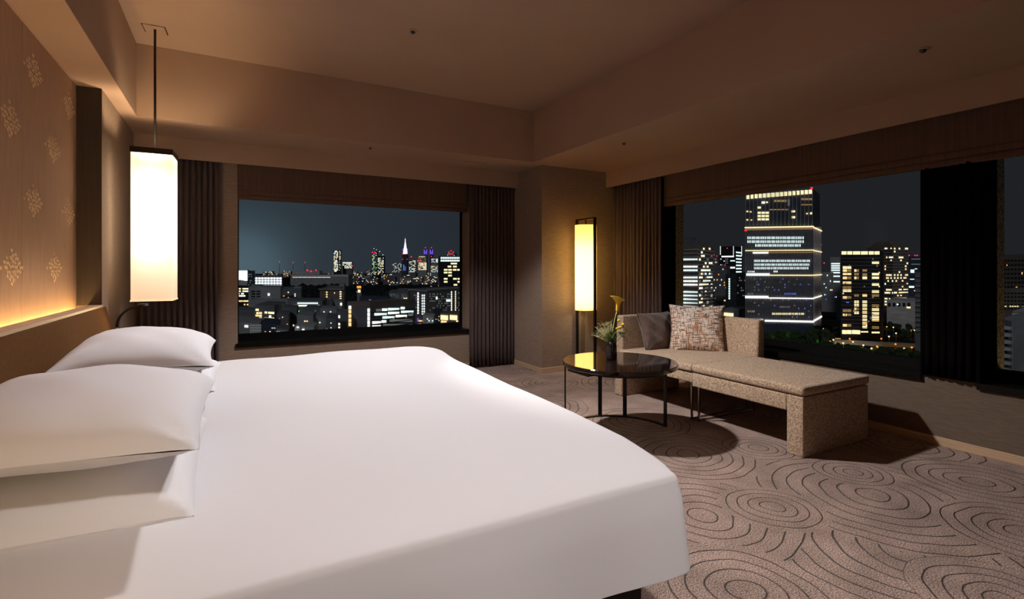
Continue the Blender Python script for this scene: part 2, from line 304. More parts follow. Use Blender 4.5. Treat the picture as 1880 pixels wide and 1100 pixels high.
# windows: sill, frame, pane
def window_back():
    w = MB().box(OX0-0.02, OX1+0.0, YB-0.025, 6.27, 0.44, 0.485).build('window_1', M['granite'], bevel=0.003, seg=1)
    w['kind'] = 'structure'; w['label'] = 'back window over the bed with black granite sill'
    y0, y1 = 6.20, 6.26
    for bx in ((OX0, OX1, y0, y1, 0.485, 0.55), (OX0, OX1, y0, y1, 2.28, 2.34), (OX0-0.001, OX0+0.012, y0, y1, 0.55, 2.28), (OX1-0.012, OX1, y0, y1, 0.55, 2.28)):
        MB().box(*bx).build('window_frame', M['frame_black'], w)
    MB().box(OX0+0.012, OX1-0.012, 6.225, 6.231, 0.55, 2.28).build('pane', M['glass'], w)
window_back()
def window_side(i, y0, y1, lab):
    w = MB().box(XW-0.025, 4.842, y0, y1, 0.44, 0.485).build('window_%d' % i, M['granite'], bevel=0.003, seg=1)
    w['kind'] = 'structure'; w['label'] = lab
    a, c = 4.64, 4.70
    for bx in ((a, c, y0, y1, 0.485, 0.555), (a, c, y0, y1, 2.28, 2.34), (a, c, y1-0.003, y1, 0.555, 2.28), (a, c, y0, y0+0.012, 0.555, 2.28)):
        MB().box(*bx).build('window_frame', M['frame_black'], w)
    MB().box(4.66, 4.666, y0+0.012, y1-0.003, 0.555, 2.28).build('pane', M['glass'], w)
    for z0, z1 in ((0.35, 1.327), (1.333, 2.6)):      # outer stone reveal, two slabs
        MB().box(4.702, 4.835, y1, y1+0.14, z0, z1).build('stone_slab', M['granite_gold'], w)
    MB().box(XW-0.001, 4.70, y1-0.004, y1+0.001, 0.485, 2.34).build('reveal_lining', M['curtain_black'], w)
for yy in (3.9, 1.0):  # added lamps, unseen below the sill, that brighten the stone reveals
    fd = bpy.data.lights.new('added_reveal_fill', 'POINT'); fd.energy = 4.0; fd.color = (1.0, 0.80, 0.48); fd.shadow_soft_size = 0.05
    fo_ = bpy.data.objects.new('added_reveal_fill', fd); COL.objects.link(fo_); fo_.location = (5.12, yy, 0.22)
window_side(2, WY2, WY3, 'long window beside the sofa with black granite sill')
window_side(3, WY0, WY1, 'window at the right edge beyond the dark pier')
struct(MB().box(XW-0.022, XW-0.002, WY1-0.02, WY2+0.004, 0.486, 2.34), 'trim_7', M['curtain_black'], 'black cladding of the pier between windows')
struct(MB().box(4.372, 4.379, WY1+0.1, WY1+0.12, 0.49, 2.0), 'trim_8', M['frame_black'], 'thin vertical joint on the black pier')

# headboard: upholstered wall panels in the niche, ledge, leaning lower panel
hb = empty('headboard', (XL, 2.6, 0.25), 'tall brown fabric headboard wall with pale diamond motifs and a lit ledge', 'headboard')
def hb_local(mb, name, m, **kw):
    o = mb.build(name, m, hb, **kw); o.matrix_parent_inverse = hb.matrix_basis.inverted() if False else Matrix.Translation((-XL, -2.6, -0.25)); return o
edges = [-1.2, -0.26, 0.665, 1.59, 2.515, 3.44, 4.463]
for i in range(len(edges)-1):
    hb_local(MB().box(-0.938, -0.925, edges[i]+0.0015, edges[i+1]-0.0015, 0.93, ZS-0.002), 'panel', M['wall_v'], bevel=0.002, seg=1)
hb_local(MB().hexa([(-0.788, -1.2, 0.25), (-0.64, -1.2, 0.25), (-0.64, 4.53, 0.25), (-0.788, 4.53, 0.25),
                    (-0.835, -1.2, 0.985), (-0.775, -1.2, 0.985), (-0.775, 4.53, 0.985), (-0.788, 4.53, 0.985)]), 'lower_panel', M['lower_panel'], bevel=0.006, seg=2)
hb_local(MB().box(-0.865, -0.783, -1.2, 4.475, 0.985, 1.002), 'ledge', M['baseboard'], bevel=0.002, seg=1)
hb_local(MB().box(-0.924, -0.87, -1.2, 4.475, 0.90, 0.93), 'light_channel', M['baseboard'])
hb_local(MB().box(-0.908, -0.888, -1.1, 4.42, 0.931, 0.940), 'light_strip', M['led'])
# motif: a diamond of small forked strokes
def motif_mesh():
    rnd = random.Random(3); mb = MB()
    def stroke(a, c, w):
        d = Vector(c)-Vector(a); L = d.length; d /= L; nrm = Vector((-d.y, d.x))*w
        p = [Vector(a)-nrm*0.4, Vector(a)+nrm*0.4, Vector(c)+nrm, Vector(c)-nrm]
        mb.hexa([(0, q.x, q.y) for q in p] + [(0.0016, q.x, q.y) for q in p])
    W, H = 0.135, 0.082; nx, nz = 9, 9
    for i in range(nx):
        for j in range(nz):
            y = (i-(nx-1)/2)/((nx-1)/2)*W; z = (j-(nz-1)/2)/((nz-1)/2)*H
            y += rnd.uniform(-.011, .011); z += rnd.uniform(-.005, .005)
            if abs(y)/W + abs(z)/H > 1.08: continue
            s = 1 if (i+j) % 2 else -1
            r = 0.0165
            stroke((y, z-0.006), (y+s*r*0.9, z+0.005), 0.0017); stroke((y, z-0.006), (y-s*r*0.4, z+0.010), 0.0015)
            stroke((y+s*r*0.5, z-0.001), (y+s*r*0.7, z+0.011), 0.0013)
    me = bpy.data.meshes.new('diamond_motif'); me.from_pydata(mb.v, [], mb.f); me.materials.append(M['motif']); return me
mm = motif_mesh(); k = 0
for row, z in enumerate((1.256, 1.61, 1.96, 2.30)):
    y = 3.98 if row % 2 == 0 else 4.28
    if row % 2 == 0 and row == 2: y = 3.95
    while y > 2.0:
        o = link_mesh('diamond_motif', mm, None, hb); o.location = (-0.9248-XL, y-2.6, z-0.25); y -= 0.67

# ------------------------------------------------------------------ curtains and shades
def curtain(x0, y0, x1, y1, z0, z1, folds, amp, m, label, seed=1, group=None):
    rnd = random.Random(seed); n = folds*10; rows = []
    L = math.hypot(x1-x0, y1-y0); dx, dy = (x1-x0)/L, (y1-y0)/L; nx, ny = -dy, dx
    ph = [rnd.uniform(-.5, .5) for _ in range(folds+2)]; am = [rnd.uniform(.65, 1.15) for _ in range(folds+2)]
    for zi in range(9):
        t = zi/8; z = z0+(z1-z0)*t; row = []
        for i in range(n+1):
            s = i/n; f = s*folds; k = int(f); fr = f-k
            a = am[k]*(1-fr)+am[k+1]*fr; p = ph[k]*(1-fr)+ph[k+1]*fr
            w = math.sin(2*math.pi*f+p+0.25*math.sin(3*t+k)); w = math.copysign(abs(w)**0.75, w)
            off = amp*a*w*(0.85+0.15*(1-t))+0.006*math.sin(5*t+f)
            side = 0.3*L/folds*math.cos(2*math.pi*f+p)*0.25
            row.append((x0+dx*(s*L+side)+nx*off, y0+dy*(s*L+side)+ny*off, z))
        rows.append(row)
    o = MB().grid(rows).build('curtain', m, smooth=True, solid=0.004); tag(o, label, 'curtain', group)
    MB().box(min(x0, x1)-0.012, max(x0, x1)+0.012, min(y0, y1)-0.012, max(y0, y1)+0.012, z1, z1+0.025).build('curtain_rail', M['frame_black'], o)
    return o
curtain(-0.775, 5.865, -0.115, 5.865, 0.012, 2.46, 13, 0.036, M['curtain'], 'dark brown pleated curtain left of the back window behind the hanging lamp', 2)
curtain(2.62, 5.865, 3.235, 5.865, 0.012, 2.46, 12, 0.038, M['curtain'], 'dark pleated curtain right of the back window beside the corner column', 5)
curtain(4.335, 5.165, 4.335, 4.30, 0.012, 2.46, 14, 0.036, M['curtain'], 'brown pleated curtain behind the floor lamp left of the long window', 8)
curtain(4.362, 1.80, 4.362, 1.515, 0.49, 1.975, 6, 0.010, M['curtain_black'], 'narrow black curtain on the pier between the two long windows', 9)
def roman(x0, x1, y0, y1, zb, label, axis):
    r = MB().box(x0, x1, y0, y1, zb+0.045, 2.46).build('roman_shade', M['shade'], bevel=0.003, seg=1); tag(r, label, 'window shade')
    e = 0.006
    for k, zz in enumerate((zb, zb+0.05)):
        if axis == 'x': bx = (x0, x1, y0-e, y1+e, zz, zz+0.045)
        else: bx = (x0-e, x1+e, y0, y1, zz, zz+0.045)
        MB().box(*bx).build('hem_fold', M['shade'], r, bevel=0.006, seg=2)
    return r
roman(0.05, 2.60, 5.905, 5.93, 1.965, 'brown cloth shade raised at the top of the back window', 'x')
roman(4.355, 4.38, WY0, 4.30, 1.965, 'brown cloth shade raised along the long right windows', 'y')

# ------------------------------------------------------------------ pendant lamps and floor lamp
def bulb(loc, power, color, radius, parent=None):
    d = bpy.data.lights.new('bulb', 'POINT'); d.energy = power; d.color = color; d.shadow_soft_size = radius
    o = bpy.data.objects.new('bulb', d); COL.objects.link(o); o.location = loc
    if parent: o.parent = parent
    return o
def pendant(x, y, label):
    p = empty('pendant_lamp', (x, y, 1.01), label, 'lamp', math.radians(-3))
    s, h, c = 0.128, 1.10, 0.020
    # cloth box shade with chamfered corners, open above, diffuser below
    out = [(-s+c, -s), (s-c, -s), (s, -s+c), (s, s-c), (s-c, s), (-s+c, s), (-s, s-c), (-s, -s+c)]
    out = [(-s, -s), (s, -s), (s, s), (-s, s)]
    MB().grid([[(a, b_, 0.008) for a, b_ in out], [(a, b_, h) for a, b_ in out]], closed_v=True).build('lamp_shade', M['pendant_shade'], p)
    for i in range(4):
        (a, b_), (c1, d1) = out[i], out[(i+1) % 4]
        x0, x1 = sorted((a, c1)); y0, y1 = sorted((b_, d1)); e = 0.0035
        MB().box(x0-e, x1+e, y0-e, y1+e, 0.0, 0.010).build('shade_hem', M['pendant_shade'], p)
        MB().box(x0-0.005, x1+0.005, y0-0.005, y1+0.005, h, h+0.042).build('top_frame', M['black_metal'], p)
    MB().box(-s, s, -0.008, 0.008, h+0.026, h+0.04).build('cross_bar', M['black_metal'], p)
    MB().tube([(0, 0, h+0.03), (0, 0, ZC-1.01-0.006)], 0.0085, 10).build('rod', M['black_metal'], p, smooth=True)
    MB().lathe([(0, h-0.02), (0.02, h-0.02), (0.02, h+0.04), (0, h+0.04)], 16).build('socket', M['black_metal'], p)
    pl = MB().box(-0.07, 0.07, -0.07, 0.07, ZC-1.01-0.006, ZC-1.011).build('ceiling_plate', M['plaster'], p)
    for sx in (-1, 1):
        MB().box(sx*0.072-0.003, sx*0.072+0.003, -0.07, 0.07, ZC-1.01-0.008, ZC-1.012).build('plate_slot', M['black_void'], pl)
    for z in (0.42, 0.66, 0.88): bulb((0, 0, z), PENDANT_POWER, (1.0, 0.90, 0.76), 0.03, p)
    up = spot('uplight', (0, 0, 1.02), (0, 0, 3), 26, 150, 0.8, 0.05, (1.0, 0.74, 0.46)); up.parent = p
    return p
pendant(-0.515, 4.74, 'long ivory box lamp hanging over the far side of the bed')
pendant(-0.515, 0.42, 'matching ivory box lamp hanging over the near side of the bed')

fl = empty('floor_lamp', (3.738, 4.95, 0), 'tall floor lamp with a glowing yellow cylinder shade in a black frame', 'lamp')
fl.rotation_euler = (math.radians(0.6), math.radians(-0.6), 0)
MB().lathe([(0.128, 0.756), (0.1285, 1.776)], 48).build('lamp_shade', M['floor_shade'], fl, smooth=True)
MB().lathe([(0.012, 1.772), (0.127, 1.772), (0.127, 1.7735), (0.012, 1.7735)], 48, close=True).build('added_top_disc', M['floor_shade'], fl)  # unseen disc added to cut light leaking up out of the shade
MB().lathe([(0.1295, 0.756), (0.1315, 0.756), (0.1315, 0.762), (0.1295, 0.762)], 48, close=True).build('shade_rim', M['lily'], fl)
for sy in (-1, 1):
    MB().box(-0.018, 0.018, sy*0.175-0.010, sy*0.175+0.010, 0.02, 1.84).build('post', M['black_metal'], fl, bevel=0.002, seg=1)
MB().box(-0.018, 0.018, -0.185, 0.185, 1.84, 1.858).build('top_bar', M['black_metal'], fl, bevel=0.002, seg=1)
MB().tube([(0, 0, 1.84), (0, 0, 1.72)], 0.01, 10).build('hanger', M['black_metal'], fl)
MB().box(-0.13, 0.13, -0.2, 0.2, 0.004, 0.022).build('base_plate', M['black_metal'], fl, bevel=0.003, seg=1)
for z in (0.85, 1.01, 1.17, 1.33, 1.49): bulb((0, 0, z), FLOORLAMP_POWER, (1.0, 0.84, 0.56), 0.03, fl)

# reading lamp beside the bed
rl = empty('reading_lamp', (-0.727, 4.6, 0.5), 'small curved black reading lamp on a brass stem beside the headboard', 'lamp')
MB().tube([(0, 0, 0.1), (0, 0, 0.33)], 0.007, 10).build('stem', M['bronze'], rl, smooth=True)
pth = [(0, 0, 0.33)] + [(0.135*(1-math.cos(a)), 0, 0.33+0.145*math.sin(a)) for a in [math.radians(q) for q in range(10, 91, 8)]]
MB().tube(pth, 0.0085, 10).build('gooseneck', M['black_metal'], rl, smooth=True)
MB().tube([(0.12, 0, 0.478), (0.19, 0, 0.478)], 0.012, 14).build('lamp_head', M['black_metal'], rl, smooth=True)
MB().tube([(0.128, 0, 0.492), (0.185, 0, 0.492)], 0.004, 8).build('switch', M['chrome'], rl)
MB().box(-0.06, 0.02, -0.03, 0.03, 0.07, 0.10).build('bracket', M['black_metal'], rl, bevel=0.003, seg=1)

def reading_beam(y, ty):
    spot('reading_bulb', (-0.50, y, 0.955), (-0.74, ty, 0.70), 5.0, 110, 0.8, 0.02, (1.0, 0.70, 0.34))
reading_beam(4.58, 3.9)
rl2 = copy_tree(rl); rl2.location = (-0.727, 0.62, 0.5); rl2['label'] = 'matching curved black reading lamp on the near side of the bed'
reading_beam(0.64, 1.9)
# ceiling fittings
def fitting(x, y, z, label):
    c = empty('ceiling_spotlight', (x, y, z), label, 'ceiling light')
    MB().lathe([(0.018, -0.001), (0.032, -0.001), (0.034, -0.004), (0.019, -0.008), (0.018, -0.001)], 24).build('trim_ring', M['white_metal'], c, smooth=True)
    MB().lathe([(0.0, -0.024), (0.010, -0.022), (0.015, -0.012), (0.0175, -0.002), (0, -0.002)], 20).build('lamp_core', M['black_void'], c, smooth=True)
fitting(1.227, 3.82, ZC, 'small dark spotlight in the raised middle ceiling over the bed')
fitting(1.245, 5.276, ZS, 'small dark fitting in the lower ceiling above the back window')
fitting(3.40, 3.885, ZS, 'small dark fitting in the lower ceiling above the sofa')
fitting(3.44, 1.412, ZS, 'small dark fitting in the lower ceiling nearest the right edge')
struct(MB().box(2.35, 2.65, 5.42, 5.425, ZS-0.002, ZS-0.0005), 'trim_9', M['black_void'], 'thin access panel joint in the ceiling')

# ------------------------------------------------------------------ bed
bed = empty('bed', (0.3, 2.6, 0), 'wide low bed with a black base under white bedding', 'bed')
BP = (-0.3, -2.6, 0)
def bp(mb, name, m, **kw):
    o = mb.build(name, m, bed, **kw); o.matrix_parent_inverse = Matrix.Translation(BP); return o
bp(MB().box(-0.62, 1.19, 1.27, 3.98, 0.06, 0.33), 'bed_base', M['sheet_dark'], bevel=0.01)
bp(MB().box(-0.62, 1.22, 1.25, 4.0, 0.335, 0.565), 'mattress', M['linen'], bevel=0.04, seg=3)
for (x, y) in ((1.12, 1.33), (1.12, 3.9), (-0.55, 1.33), (-0.55, 3.9)):
    bp(MB().lathe([(0, 0.002), (0.022, 0.002), (0.028, 0.06), (0, 0.06)], 14).box(0, 0, 0, 0, 0, 0) if False else MB().box(x-0.025, x+0.025, y-0.025, y+0.025, 0.002, 0.06), 'leg', M['black_metal'], bevel=0.004, seg=1)
bp(MB().tube([(1.215, 1.30, 0.31), (1.225, 1.29, 0.26), (1.235, 1.285, 0.22), (1.222, 1.288, 0.235), (1.21, 1.30, 0.31)], 0.006, 6), 'loop_handle', M['black_metal'], smooth=True)

def smoothnoise(x, y):
    return (math.sin(2.1*x+1.3*y)+math.sin(3.7*x-2.3*y+1.0)*0.6+math.sin(1.1*x+4.9*y+2.0)*0.5)/2.1
def duvet():
    foot = [(1.17, 1.270), (1.35, 1.315), (1.53, 1.350), (1.9, 1.375), (2.5, 1.385), (3.3, 1.43), (3.7, 1.455), (4.05, 1.46)]
    def xf(y):
        if y <= foot[0][0]: return foot[0][1]
        for (a, c), (d, e_) in zip(foot, foot[1:]):
            if y <= d: return c+(e_-c)*(y-a)/(d-a)
        return foot[-1][1]
    pts = []   # outline with normals, ccw from near-head corner
    def corner(cx, cy, r, a0, a1, n):
        return [((cx+r*math.cos(a), cy+r*math.sin(a)), (math.cos(a), math.sin(a))) for a in [math.radians(a0+(a1-a0)*i/n) for i in range(n+1)]]
    y0, y1, x0 = 1.17, 4.04, -0.66
    pts += corner(x0+0.06, y0+0.06, 0.06, 180, 270, 6)
    for i in range(1, 40): pts.append(((x0+0.06+(1.215-x0-0.06)*i/40, y0), (0, -1)))
    pts += corner(1.230, y0+0.040, 0.040, -90, 0, 6)
    for i in range(1, 60):
        y = y0+0.06+(y1-0.30-y0-0.06)*i/60; pts.append(((xf(y), y), (1, 0)))
    pts += corner(1.455-0.30, y1-0.30, 0.30, 0, 90, 12)
    for i in range(1, 40): pts.append(((1.155+(x0+0.06-1.155)*i/40, y1), (0, 1)))
    pts += corner(x0+0.06, y1-0.06, 0.06, 90, 180, 6)
    for i in range(1, 40): pts.append(((x0, y1-0.06+(y0-y1+0.12)*i/40), (-1, 0)))
    c = (0.35, 2.6); n = len(pts); rows = []
    r = 0.024
    def ztop(x, y):
        z = 0.602+0.006*smoothnoise(x*1.2, y*1.2)+0.022*math.exp(-((y-3.95)/0.30)**2)*(0.5+0.5*math.tanh((x+0.2)*3))
        z += 0.004*math.sin(9*x+2*y)*math.sin(5*y)
        return z
    for s in [0.0, 0.08]+[i/26*0.985 for i in range(3, 27)]:
        row = []
        for (p, nn) in pts:
            q = (p[0]-nn[0]*r, p[1]-nn[1]*r)
            x, y = c[0]+(q[0]-c[0])*s, c[1]+(q[1]-c[1])*s
            row.append((x, y, ztop(x, y)))
        rows.append(row)
    for a in range(0, 91, 15):
        A = math.radians(a); row = []
        for (p, nn) in pts:
            q = (p[0]-nn[0]*r*(1-math.sin(A)), p[1]-nn[1]*r*(1-math.sin(A)))
            row.append((q[0], q[1], ztop(p[0], p[1])-0.006-r*(1-math.cos(A))))
        rows.append(row)
    for d in (0.05, 0.10, 0.15, 0.20, 0.245, 0.2575, 0.259):
        row = []
        for i, (p, nn) in enumerate(pts):
            o = 0.008+0.10*d+0.010*math.sin(i*0.45)*d/0.2
            if nn[0] < -0.5: o = -0.03
            row.append((p[0]+nn[0]*o, p[1]+nn[1]*o, ztop(p[0], p[1])-0.030-d))
        rows.append(row)
    mb = MB().grid(rows, closed_v=True)
    o = mb.build('duvet', M['linen'], smooth=True, weld=True, solid=0.003)
    return tag(o, 'smooth white duvet spread over the whole bed', 'duvet')
duvet()

def pillow_mesh(w, h, t, pinch=0.10, flat=0.25, n=28, seed=0, power=2.6, wr=0.006):
    rnd = random.Random(seed); p1, p2, p3 = [rnd.uniform(0, 6) for _ in range(3)]
    mb = MB()
    for side in (1, -1):
        pts = []
        for i in range(n+1):
            row = []
            u = -1+2*i/n; u = math.copysign(1-(1-abs(u))**1.35, u)
            for j in range(n+1):
                v = -1+2*j/n; v = math.copysign(1-(1-abs(v))**1.35, v)
                x = u*w/2*(1-pinch*(1-abs(v)**2.0)*abs(u)**3*0.6); y = v*h/2*(1-pinch*(1-abs(u)**2.0)*abs(v)**3*0.6)
                e = max(0, (1-abs(u)**power)*(1-abs(v)**power))**0.52
                z = side*t/2*e
                z += wr*math.sin(7*u+p1+3*v)*math.sin(5*v+p2)*e
                # tucks running in from the corners
                cu, cv = 1-abs(u), 1-abs(v); dd = math.hypot(cu, cv)
                ang = math.atan2(cv, cu+1e-6)
                z += side*0.008*math.sin(ang*7+p3)*math.exp(-(dd/0.45)**2)*min(1, dd*6)
                if side < 0: z *= (1-flat)
                row.append((x, y, z))
            pts.append(row)
        mb.grid(pts)
    return mb
def pillow(name, w, h, t, loc, rot, m, label, cat, group=None, **kw):
    o = pillow_mesh(w, h, t, **kw).build(name, m, smooth=True, weld=True)
    o.location = loc; o.rotation_euler = rot
    return tag(o, label, cat, group)
R = math.radians
pillow('pillow', 0.58, 0.80, 0.24, (-0.375, 1.955, 0.638), (R(3.5), R(1), R(0)), M['pillow_linen'], 'lower white pillow of the stack nearest the viewer', 'pillow', seed=1, flat=0.3, pinch=0.06)
pillow('pillow', 0.60, 0.80, 0.24, (-0.362, 1.87, 0.825), (R(1), R(2), R(-1)), M['pillow_linen'], 'top white pillow of the stack nearest the viewer', 'pillow', seed=2, flat=0.45, pinch=0.08)
pillow('pillow', 0.60, 0.80, 0.19, (-0.360, 3.18, 0.68), (0, R(1), R(-1)), M['pillow_linen'], 'lower white pillow of the far stack near the window', 'pillow', seed=3, flat=0.3, pinch=0.08)
pillow('pillow', 0.60, 0.78, 0.24, (-0.375, 3.13, 0.825), (R(2), R(3), R(1)), M['pillow_linen'], 'top white pillow of the far stack near the window', 'pillow', seed=4, flat=0.45, pinch=0.12)

# ------------------------------------------------------------------ sofa, ottoman, cushions
sf = empty('sofa', (3.73, 3.43, 0), 'taupe fabric corner sofa with low back beside the window', 'sofa')
def sp(mb, name, m, parent, org, **kw):
    o = mb.build(name, m, parent, **kw); o.matrix_parent_inverse = Matrix.Translation((-org[0], -org[1], -org[2])); return o
SO = (3.73, 3.43, 0)
sp(MB().box(3.33, 4.15, 2.965, 3.86, 0.31, 0.395), 'seat_frame', M['sofa'], sf, SO, bevel=0.012, seg=3)
sp(MB().box(3.312, 4.155, 2.962, 3.865, 0.400, 0.464), 'seat_cushion', M['sofa'], sf, SO, bevel=0.026, seg=4)
sp(MB().hexa([(4.15, 2.965, 0.30), (4.27, 2.965, 0.30), (4.27, 3.97, 0.30), (4.15, 3.97, 0.30), (4.175, 2.965, 0.79), (4.265, 2.965, 0.79), (4.265, 3.97, 0.79), (4.175, 3.97, 0.79)]), 'backrest', M['sofa'], sf, SO, bevel=0.03, seg=4)
sp(MB().hexa([(3.345, 3.862, 0.0), (4.14, 3.862, 0.0), (4.14, 3.97, 0.0), (3.345, 3.97, 0.0), (3.375, 3.875, 0.79), (4.17, 3.875, 0.79), (4.17, 3.965, 0.79), (3.375, 3.965, 0.79)]), 'armrest', M['sofa'], sf, SO, bevel=0.02, seg=3)
def sled(parent, org, y):
    pth = [(3.36, y, 0.31), (3.36, y, 0.012), (4.05, y, 0.012), (4.05, y, 0.31)]
    for (a, c) in zip(pth, pth[1:]):
        x0, x1 = sorted((a[0], c[0])); z0, z1 = sorted((a[2], c[2]))
        sp(MB().box(x0-0.010, x1+0.010, y-0.007, y+0.007, max(0.001, z0-0.010), z1), 'metal_leg', M['chrome'], parent, org, bevel=0.002, seg=1)
sled(sf, SO, 3.00)
ot = empty('ottoman', (3.70, 2.48, 0), 'long taupe fabric daybed bench with a cushioned top and solid end', 'ottoman')
OO = (3.70, 2.48, 0)
sp(MB().box(3.305, 4.10, 2.137, 2.95, 0.288, 0.400), 'seat_frame', M['sofa'], ot, OO, bevel=0.012, seg=3)
sp(MB().box(3.305, 4.10, 2.022, 2.138, 0.0, 0.400), 'end_panel', M['sofa'], ot, OO, bevel=0.010, seg=3)
sp(MB().box(3.296, 4.110, 2.013, 2.952, 0.405, 0.470), 'seat_cushion', M['sofa'], ot, OO, bevel=0.028, seg=4)
sled(ot, OO, 2.925)
def seat_crown(o, amt):
    pass
# scatter cushions
pillow('cushion', 0.46, 0.40, 0.15, (3.74, 3.775, 0.625), (R(72), 0, R(4)), M['cushion_brown'], 'plain brown velvet cushion leaning on the sofa arm', 'cushion', seed=6, pinch=0.14, flat=0.0, wr=0.012)
pc = pillow('cushion', 0.52, 0.47, 0.17, (3.985, 3.50, 0.668), (R(76), 0, R(-47)), M['cushion_pattern'], 'cream cushion with brown and orange crosshatch weave on the sofa', 'cushion', seed=8, pinch=0.16, flat=0.0, wr=0.006)
# flat piping around the patterned cushion
def piping(w, h, pinch):
    pts = []
    def P(u, v): return (u*w/2*(1-pinch*(1-abs(v)**2)*abs(u)**3*0.6), v*h/2*(1-pinch*(1-abs(u)**2)*abs(v)**3*0.6), 0)
    for i in range(16): pts.append(P(-1+i/8, -1))
    for i in range(16): pts.append(P(1, -1+i/8))
    for i in range(16): pts.append(P(1-i/8, 1))
    for i in range(17): pts.append(P(-1, 1-i/8))
    return MB().tube(pts, 0.004, 6, cap=False)
piping(0.52, 0.47, 0.16).build('piping', M['cushion_brown'], pc, smooth=True)

# ------------------------------------------------------------------ coffee table, vase, flowers
TX, TY, TZ = 2.605, 3.03, 0.545
tb = empty('coffee_table', (TX, TY, 0), 'round black lacquered coffee table on thin black legs', 'table')
TR = 0.432
MB().lathe([(0, TZ-0.032), (TR-0.006, TZ-0.032), (TR, TZ-0.028), (TR, TZ-0.004), (TR-0.004, TZ), (0, TZ)], 96).build('tabletop', M['lacquer'], tb, smooth=False, weld=True)
MB().lathe([(0.36, TZ-0.055), (0.375, TZ-0.055), (0.375, TZ-0.032), (0.36, TZ-0.032)], 64, close=True).build('apron_ring', M['black_metal'], tb)
RL = 0.415
for a in (150, 72, 43, -10, -72):
    A = R(a); cx, cy = RL*math.cos(A), RL*math.sin(A); tx, ty = -math.sin(A)*0.016, math.cos(A)*0.016; rx, ry = math.cos(A)*0.005, math.sin(A)*0.005
    if a == -72: continue
    p = [(cx-tx-rx, cy-ty-ry), (cx+tx-rx, cy+ty-ry), (cx+tx+rx, cy+ty+ry), (cx-tx+rx, cy-ty+ry)]
    MB().hexa([(q[0], q[1], 0.001) for q in p]+[(q[0], q[1], TZ-0.032) for q in p]).build('leg', M['black_metal'], tb)
ring = []
for i in range(33):
    A = R(-10+160*i/32)
    ring.append([((RL+dr)*math.cos(A), (RL+dr)*math.sin(A), z) for dr, z in ((-0.013, 0.001), (0.013, 0.001), (0.013, 0.012), (-0.013, 0.012))])
MB().grid(ring, closed_v=True).build('floor_ring', M['black_metal'], tb)
MB().box(-0.30, -0.12, -0.14, 0.0, TZ-0.05, TZ-0.032).build('mounting_block', M['black_metal'], tb)

VX, VY = 2.585, 3.10
def rip(k, r, z): return 0.045*math.cos(math.pi*k/2.0*1.0) if 0.02 < z < 0.13 else 0
va = MB().lathe([(0, 0.0), (0.033, 0.0), (0.038, 0.006), (0.040, 0.02), (0.040, 0.105), (0.037, 0.122), (0.026, 0.138), (0.019, 0.144), (0.0175, 0.158), (0.021, 0.165), (0.016, 0.163), (0.014, 0.14), (0, 0.13)],
                64, ripple=lambda k, r, z: (0.05*math.cos(2*math.pi*k/4) if 0.015 < z < 0.125 else 0)).build('vase', M['ceramic'], smooth=True, weld=True)
va.location = (VX, VY, TZ); tag(va, 'small black ribbed vase on the round table', 'vase')
top = Vector((VX, VY, TZ+0.15))
rgt = Vector((R_[0], R_[1], 0)); tow = Vector((-F_[0], -F_[1], 0)); UP = Vector((0, 0, 1))
def P3(r, u, d=0): return rgt*r+UP*u+tow*d
def curve(a, c, bend, n=8):
    a, c, bend = Vector(a), Vector(c), Vector(bend); return [a*(1-t)**2+(a+c)*0.5*2*t*(1-t)+bend*2*t*(1-t)+c*t*t for t in [i/n for i in range(n+1)]]
cl = empty('calla_lily', top, 'tall yellow calla lily standing in the black vase', 'flower')
MB().tube(curve((0, 0, -0.08), P3(0.045, 0.23), P3(-0.02, 0.02)), 0.0042, 8).build('stem', M['stem'], cl, smooth=True)
# bloom: a flared funnel with one lifted lip
rows = []
for i in range(13):
    t = i/12; row = []
    for j in range(25):
        a = 2*math.pi*j/24
        rad = 0.009+0.012*t+0.030*max(0, t-0.55)**1.3*2.4
        lip = max(0, math.cos(a-2.6))
        z = 0.105*t + 0.018*lip*max(0, t-0.5)*2 - 0.03*(max(0, math.cos(a))*max(0, t-0.75)*4)*0.5
        rr = rad*(1+0.7*lip*max(0, t-0.6)*2)
        row.append(P3(0.045+rr*math.cos(a)+0.014*t, 0.225+z, rr*math.sin(a)*0.8))
    rows.append(row)
MB().grid(rows).build('bloom', M['lily'], cl, smooth=True, solid=0.0015)
MB().tube([P3(0.048, 0.245), P3(0.056, 0.29), P3(0.06, 0.325)], [0.004, 0.005, 0.003], 8).build('spadix', M['pompom'], cl, smooth=True)
def ico(c, r, sub=2, jitter=0.0, seed=0, squash=1.0):
    bm = bmesh.new(); bmesh.ops.create_icosphere(bm, subdivisions=sub, radius=r); rnd = random.Random(seed)
    vs = []
    for v in bm.verts:
        k = 1+rnd.uniform(-jitter, jitter); vs.append(Vector((v.co.x*k, v.co.y*k, v.co.z*k*squash))+Vector(c))
    fs = [[v.index for v in f.verts] for f in bm.faces]; bm.free(); return vs, fs
def add_ico(mb, *a, **k):
    vs, fs = ico(*a, **k); n = len(mb.v); mb.v += [tuple(v) for v in vs]; mb.f += [tuple(n+i for i in f) for f in fs]; return mb
bf = empty('button_flower_sprig', top, 'sprig of round yellow button flowers leaning right in the vase', 'flower')
fork = P3(0.012, 0.06)
